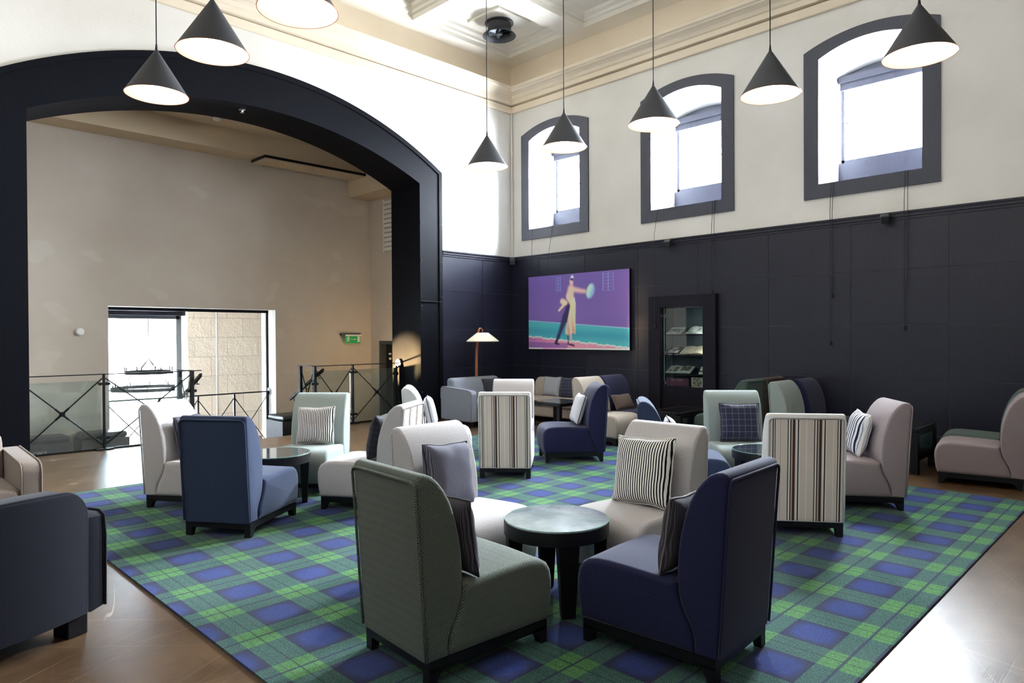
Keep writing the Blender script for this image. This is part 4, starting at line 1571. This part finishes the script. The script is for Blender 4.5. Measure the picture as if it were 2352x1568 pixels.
def railing(label, pts_x, y, x_open, dirn, wall_x):
    """pts_x: posts along x; x_open: the end at the stairs, where it returns down them"""
    r = empty('glass_railing', (0, 0, 0), label=label, cat='railing', group='glass stair railings')
    H = .99
    xa, xb = min([wall_x, x_open]), max([wall_x, x_open])
    obj('handrail', bx(xa, xb + (.13 if dirn > 0 else .04), y - .022, y + .022, H - .012, H), M['rail'], r, bevel=.003)
    obj('return_handrail', bx(x_open - .03, x_open + .03, y + .02, y + .52, H - .012, H), M['rail'], r)
    for px in pts_x:
        p = obj('post', bx(px - .011, px + .011, y - .025, y + .025, .02, H - .012), M['post'], r, bevel=.002)
        obj('base_plate', bx(px - .10, px + .10, y - .05, y + .05, .0, .02), M['rail'], p, bevel=.003)
        for z in (.16, .86):
            bm = nb()
            prism(bm, rrect(-.07, .07, -.018, .018, .017, 5), 'y', -.035, -.025)
            for s in (-.05, .05):
                cyl(bm, (s, -.042, 0), (s, .03, 0), .014, seg=12)
            obj('glass_clamp', bm, M['post'], p, loc=(px, y, z))
    for yy in (0.0, .46):
        obj('post', bx(x_open - .022, x_open + .022, y + yy - .03, y + yy + .03, -.1 if yy else 0.012, H - .012), M['post'], r, bevel=.002)
    ends = [wall_x] + list(pts_x) + [x_open] if wall_x < x_open else [x_open] + list(pts_x) + [wall_x]
    for a, b in zip(ends, ends[1:]):
        bm = nb()
        cyl(bm, (a + .02, y, .07), (b - .02, y, .93), .008, seg=8)
        cyl(bm, (a + .02, y, .93), (b - .02, y, .07), .008, seg=8)
        cx = (a + b) / 2
        cyl(bm, (cx, y - .02, .5), (cx, y + .02, .5), .03, seg=16)
        d = Vector((b - a - .04, 0, .86)).normalized()
        for s in (1, -1):
            for q in (1, -1):
                dd = Vector((d.x * q, 0, d.z * s))
                cyl(bm, Vector((cx, y, .5)), Vector((cx, y, .5)) + dd * .10, .013, seg=8)
        obj('cross_brace', bm, M['rail'], r)
        obj('glass_panel', bx(a + .03, b - .03, y + .030, y + .040, .02, .90), M['railglass'], r)
        obj('bottom_channel', bx(a + .02, b - .02, y + .02, y + .05, .0, .02), M['rail'], r)
    # return panel down the stair side
    bm = nb()
    cyl(bm, (x_open, y + .03, .1), (x_open, y + .44, .93), .008, seg=8)
    cyl(bm, (x_open, y + .03, .93), (x_open, y + .44, .1), .008, seg=8)
    cyl(bm, (x_open - .02, y + .235, .5), (x_open + .02, y + .235, .5), .028, seg=14)
    for z in (.70, .2):
        cyl(bm, (x_open - .06, y, z), (x_open + .06, y, z), .02, seg=10)
    obj('return_brace', bm, M['rail'], r)
    obj('return_glass', bx(x_open - .045, x_open - .037, y + .05, y + .42, .05, .9), M['clearglass'], r)
    bm = nb()
    y0, z0, y1, z1 = y - .15, .95, y + .95, .42
    prism(bm, [(y0, z0), (y0, z0 - .045), (y1, z1 - .045), (y1, z1)], 'x', x_open + .05, x_open + .085)
    sr = obj('stair_handrail', bm, M['rail'], r)
    bm = nb()
    for k in range(3):
        f = .12 + .38 * k
        yy, zz = y0 + (y1 - y0) * f, z0 + (z1 - z0) * f
        tube(bm, [(x_open + .067, yy, zz - .04), (x_open + .067, yy, zz - .09), (x_open + .067, yy - .08, zz - .09), (x_open + .02, yy - .08, zz - .09)], .006, 6)
    obj('handrail_bracket', bm, M['rail'], sr)
    return r


RA = railing('glass and steel railing left of the stair opening', [2.574], 10.07, 3.68, 1, 1.64)
RB = railing('glass and steel railing right of the stair opening, fixed to the arch', [6.25], 10.0, 5.55, -1, 7.21)
fl_ = obj('wall_flange', cyl(nb(), (7.17, 10.0, .98), (7.209, 10.0, .98), .075, seg=24), M['chrome'], RB, smooth=30, label='bright round wall flange')
obj('end_post', bx(7.10, 7.14, 9.97, 10.03, .0, .94), M['post'], RB)
obj('knob', cyl(nb(), (7.12, 9.95, .80), (7.12, 10.05, .80), .03, seg=14), M['black'], RB)

BL = empty('balustrade', (0, 11.95, -.5), label='low steel balustrade across the bright opening behind the stairs', cat='railing')
obj('top_rail', cyl(nb(), (OPX0, 0, .97), (OPX1 - .01, 0, .97), .012, seg=8), M['black'], BL)
obj('wall_flange', cyl(nb(), (OPX1 - .03, 0, .97), (OPX1 - .005, 0, .97), .07, seg=20), M['chrome'], BL)
px_ = [OPX0 + .05, 3.85, 4.46, 5.08, OPX1 - .05]
for a in px_:
    obj('post', bx(a - .014, a + .014, -.02, .02, 0, .96), M['black'], BL)
for a, b in zip(px_, px_[1:]):
    bm = nb()
    cyl(bm, (a, 0, .05), (b, 0, .90), .008, seg=8)
    cyl(bm, (a, 0, .90), (b, 0, .05), .008, seg=8)
    obj('cross_brace', bm, M['black'], BL)
GW = empty('window_9', (0, 11.98, -.5), **ST)
bm = nb()
box(bm, OPX0, OPX1, 0, .04, 2.39, 2.44)
box(bm, OPX1 - .035, OPX1, 0, .04, 0, 2.44)
obj('sash', bm, M['black'], GW)
obj('white_strip', bx(4.80, 4.825, .01, .03, 0, 2.40), M['white'], GW)  # plain white upright strip between the panes
obj('glass_pane', bx(OPX0, OPX1 - .035, .018, .024, 0, 2.40), M['winglass'], GW)

# ------------------------------------------------------------------ benches, chandelier, signs and fittings of the stair hall


def bench(label, x, y, wd, dp, h):
    r = empty('storage_bench', (x, y, -.5), label=label, cat='bench', group='black storage benches by the stairs')
    obj('chest', bx(0, wd, 0, dp, 0, h - .09), M['benchbox'], r, bevel=.004)
    obj('seat_pad', soft_extrude(nb(), rrect(.01, dp - .01, h - .09, h, .04), 'x', wd / 2 - .02, .04, wd / 2), M['bench'], r, smooth=50)
    return r


b1 = bench('black storage bench with a stencilled mark, behind the left railing', 1.15, 11.22, 1.32, .46, .58)
bm = nb()
box(bm, .85, 1.01, -.003, -.0005, .26, .40)
obj('stencil_patch', bm, plain('worn_stencil_patch', lin(120, 124, 126), .6), b1)
bm = nb()
for a, b, c, d in ((.865, .885, .29, .385), (.885, .90, .365, .385), (.915, .93, .285, .33), (.93, .945, .29, .30), (.945, .96, .285, .33), (.96, .985, .34, .385)):
    box(bm, a, b, -.005, -.003, c, d)
obj('stencil_mark', bm, M['black'], b1)
bench('second black storage bench, left of the bright opening', 2.58, 11.22, .62, .46, .58)
b3 = bench('black storage bench with bright end, right of the bright opening', 5.50, 11.0, .9, .62, .60)
obj('keyhole', box(box(nb(), -.003, -.0005, .22, .24, .33, .345), -.003, -.0005, .30, .32, .33, .345), M['black'], b3)

ch = empty('chandelier', (4.95, 16.0, 0), label='two-tier candle wheel chandelier hanging beyond the bright opening', cat='chandelier')
iron = plain('wrought_iron', (0.0036, 0.0034, 0.003, 1), 1.0, 0, 0.0)
for R, z, nc in ((.42, .68, 8), (.70, .33, 12)):
    bm = nb()
    lathe(bm, [(R, z), (R + .02, z), (R + .02, z + .07), (R, z + .07), (R, z)], 40)
    rg = obj('ring', bm, iron, ch)
    for k in range(nc):
        a = 2 * pi * k / nc + .2
        x, y = (R + .05) * cos(a), (R + .05) * sin(a)
        obj('candle', cyl(cyl(nb(), (x, y, z), (x, y, z + .03), .03, seg=8), (x, y, z + .03), (x, y, z + .15), .012, seg=8), iron, rg)
bm = nb()
for k in range(4):
    a = pi / 2 * k + .4
    tube(bm, [(0, 0, 1.0), (.18 * cos(a), .18 * sin(a), .82), (.42 * cos(a), .42 * sin(a), .73)], .008, 6)
    tube(bm, [(.42 * cos(a), .42 * sin(a), .70), (.50 * cos(a), .50 * sin(a), .52), (.70 * cos(a), .70 * sin(a), .38)], .008, 6)
obj('suspension_arms', bm, iron, ch)
obj('chain', cyl(nb(), (0, 0, 1.0), (0, 0, 3.62), .008, seg=6), iron, ch)
obj('ceiling_outside', bx(3.9, 6.0, 15.2, 16.8, 3.6, 3.7), M['white'], **ST)

ex = empty('exit_sign', (7.25, 11.68, 1.33), label='green running man exit sign on the stair hall wall', cat='sign')
obj('housing', bx(-.23, .20, -.07, .0, .145, .195), M['steel'], ex, bevel=.006)
obj('tube_cover', cyl(nb(), (-.16, -.085, .150), (.20, -.085, .150), .018, seg=10), M['white'], ex)
pn = obj('panel', bx(-.15, .185, -.075, -.06, .0, .145), emit('exit_green', lin(14, 130, 66), .35), ex)
bm = nb()
y0, y1 = -.079, -.0755
cyl(bm, (-.082, y0, .122), (-.082, y1, .122), .012, seg=12)
for a in (((-.088, .108), (-.100, .066), .011), ((-.086, .102), (-.060, .088), .006), ((-.060, .088), (-.048, .098), .005), ((-.092, .100), (-.115, .092), .006), ((-.115, .092), (-.122, .074), .005),
          ((-.098, .068), (-.074, .050), .008), ((-.074, .050), (-.080, .024), .007), ((-.102, .068), (-.112, .040), .008), ((-.112, .040), (-.134, .036), .007)):
    (x0, z0), (x1, z1), r_ = a
    cyl(bm, (x0, (y0 + y1) / 2, z0), (x1, (y0 + y1) / 2, z1), r_, seg=8)
box(bm, -.03, .06, y0, y1, .069, .077)
prism(bm, [(.055, .055), (.085, .073), (.055, .091)], 'y', y0, y1)
box(bm, .115, .17, y0, y1, .02, .128)
obj('pictogram', bm, M['white'], pn)

o = obj('wall_detector', lathe(nb(), [(0, 0), (.055, 0), (.055, .03), (.04, .045), (0, .045)], 24), M['white'], smooth=40, label='small round white detector on the stair hall wall', cat='detector')
o.rotation_euler = (pi / 2, 0, 0)
o.location = (2.68, 11.70, 1.55)
sd = empty('smoke_detector', (4.34, 10.76, 4.83), label='white smoke detector on the stair hall ceiling', cat='detector')
obj('body', lathe(nb(), [(0, .04), (.06, .04), (.065, .015), (.05, -.005), (.03, -.02), (0, -.02)], 24), M['white'], sd, smooth=40)
obj('collar', lathe(nb(), [(.066, .04), (.072, .04), (.072, .02), (.066, .02)], 24), M['black'], sd)
sp = empty('sprinkler', (4.24, 9.62, 4.665), label='small sprinkler head under the dark arch', cat='sprinkler')
obj('head', lathe(nb(), [(0, .03), (.045, .03), (.045, .02), (.02, .01), (.015, -.015), (.03, -.02), (0, -.025)], 16), M['chrome'], sp, smooth=40)
vp = empty('air_grille', (6.28, 11.33, 4.46), label='long white air grille panel under the stair hall beam', cat='vent')
obj('panel', bx(-1.0, 1.0, -.24, .24, 0, .02), M['hallceil'], vp)
obj('edge_gap', bx(-1.02, 1.02, -.26, .26, .012, .055), M['black'], vp)
bm = nb()
for k in range(6):
    for q in (-.10, .08):
        cyl(bm, (-.8 + .32 * k + q, q, -.003), (-.8 + .32 * k + q, q, .001), .012, seg=8)
obj('screws', bm, M['white'], vp)
lv = empty('louvre_vent', (7.73, 10.95, 3.09), label='white louvred vent high on the stair hall side wall', cat='vent')
obj('frame', box(box(nb(), -.01, .01, -.28, -.25, 0, 1.02), -.01, .01, .25, .28, 0, 1.02), M['white'], lv)
bm = nb()
for k in range(11):
    z = .02 + .09 * k
    prism(bm, [(-.035, z), (-.03, z), (.008, z + .07), (.003, z + .07)], 'y', -.25, .25)
obj('slats', bm, M['white'], lv)

# ------------------------------------------------------------------ small spotlights on the dado rail, blind cords
for (y, lb) in ((5.89, 'small black spotlight on the dado rail above the display cabinet'), (2.78, 'small black spotlight on the dado rail below the rightmost window'), (9.36, 'small grey spotlight in the corner of the dado rail')):
    r = empty('spotlight', (X0 - .06, y, 2.90), radians(200 if y < 9 else 225), label=lb, cat='spotlight')
    obj('bracket', bx(-.0, .05, -.015, .015, .0, .05), M['black'], r)
    h = obj('head', soft_extrude(nb(), rrect(-.05, .05, -.05, .05, .015), 'x', .06, .01), M['shade_out'] if y < 9 else M['steel'], r, smooth=40)
    h.location = (.09, 0, -.02)
    h.rotation_euler = (0, .45, 0)


def blind_cord(label, y, z0, z1, dy=0.0, two=False, out=.075):
    r = empty('blind_cord', (0, 0, 0), label=label, cat='cord', group='blind cords')
    x = X0 - out
    obj('string', tube(nb(), [(X0 - .035, y, z0), (x, y + dy * .3, z0 - .4), (x, y + dy, z1)], .0035, 5), M['cord'], r)
    obj('tassel', lathe(nb(), [(0, 0), (.012, -.004), (.014, -.05), (.006, -.055), (0, -.055)], 10, (0, 0)), M['cord'], r, loc=(x, y + dy, z1))
    if two:
        obj('string', tube(nb(), [(X0 - .035, y - .03, z0), (x, y - .04, z0 - .4), (x, y + dy - .04, z0 + (z1 - z0) * .75)], .0035, 5), M['cord'], r)
    return r


blind_cord('longer blind cord with tassel under the left of the rightmost window', 3.43, 3.46, 1.36)
blind_cord('shorter blind cord beside the longer one under the rightmost window', 3.40, 3.46, 1.99, .01)
blind_cord('bundle of blind cords under the right of the rightmost window', 2.55, 3.46, 1.55, 0, True)
blind_cord('blind cord ending on the cabinet frame left side', 6.10, 3.46, 1.62, out=.14)
blind_cord('blind cord hanging to the right of the display cabinet top', 5.14, 3.46, 2.12, 0, True)
blind_cord('blind cord under the left side of the window nearest the corner', 8.85, 3.46, 2.6, -.05)
blind_cord('slanting blind cord under the middle of the window nearest the corner', 8.35, 3.46, 2.6, .12)

# warm lamp of the stair hall that washes the jamb of the arch
l = bpy.data.lights.new('hall_lamp', 'SPOT')
l.energy = 2200
l.color = (1.0, .66, .30)
l.spot_size = radians(40)
l.spot_blend = .6
l.shadow_soft_size = .03
o = bpy.data.objects.new('hall_lamp', l)
COL.objects.link(o)
o.location = (6.15, 10.75, .80)
o.rotation_euler = (Vector((7.21, 10.0, 1.02)) - Vector(o.location)).to_track_quat('-Z', 'Z').to_euler()

# unseen fill light added inside the display cabinet to brighten its contents
l = bpy.data.lights.new('cabinet_fill_light', 'AREA')
l.shape = 'RECTANGLE'
l.size, l.size_y = .03, 1.15
l.energy = 5
l.color = (1.0, .95, .88)
o = bpy.data.objects.new('cabinet_fill_light', l)
COL.objects.link(o)
o.location = (X0 + .002, 5.302, 1.25)
o.rotation_euler = Vector((.45, 1, 0)).to_track_quat('-Z', 'Z').to_euler()
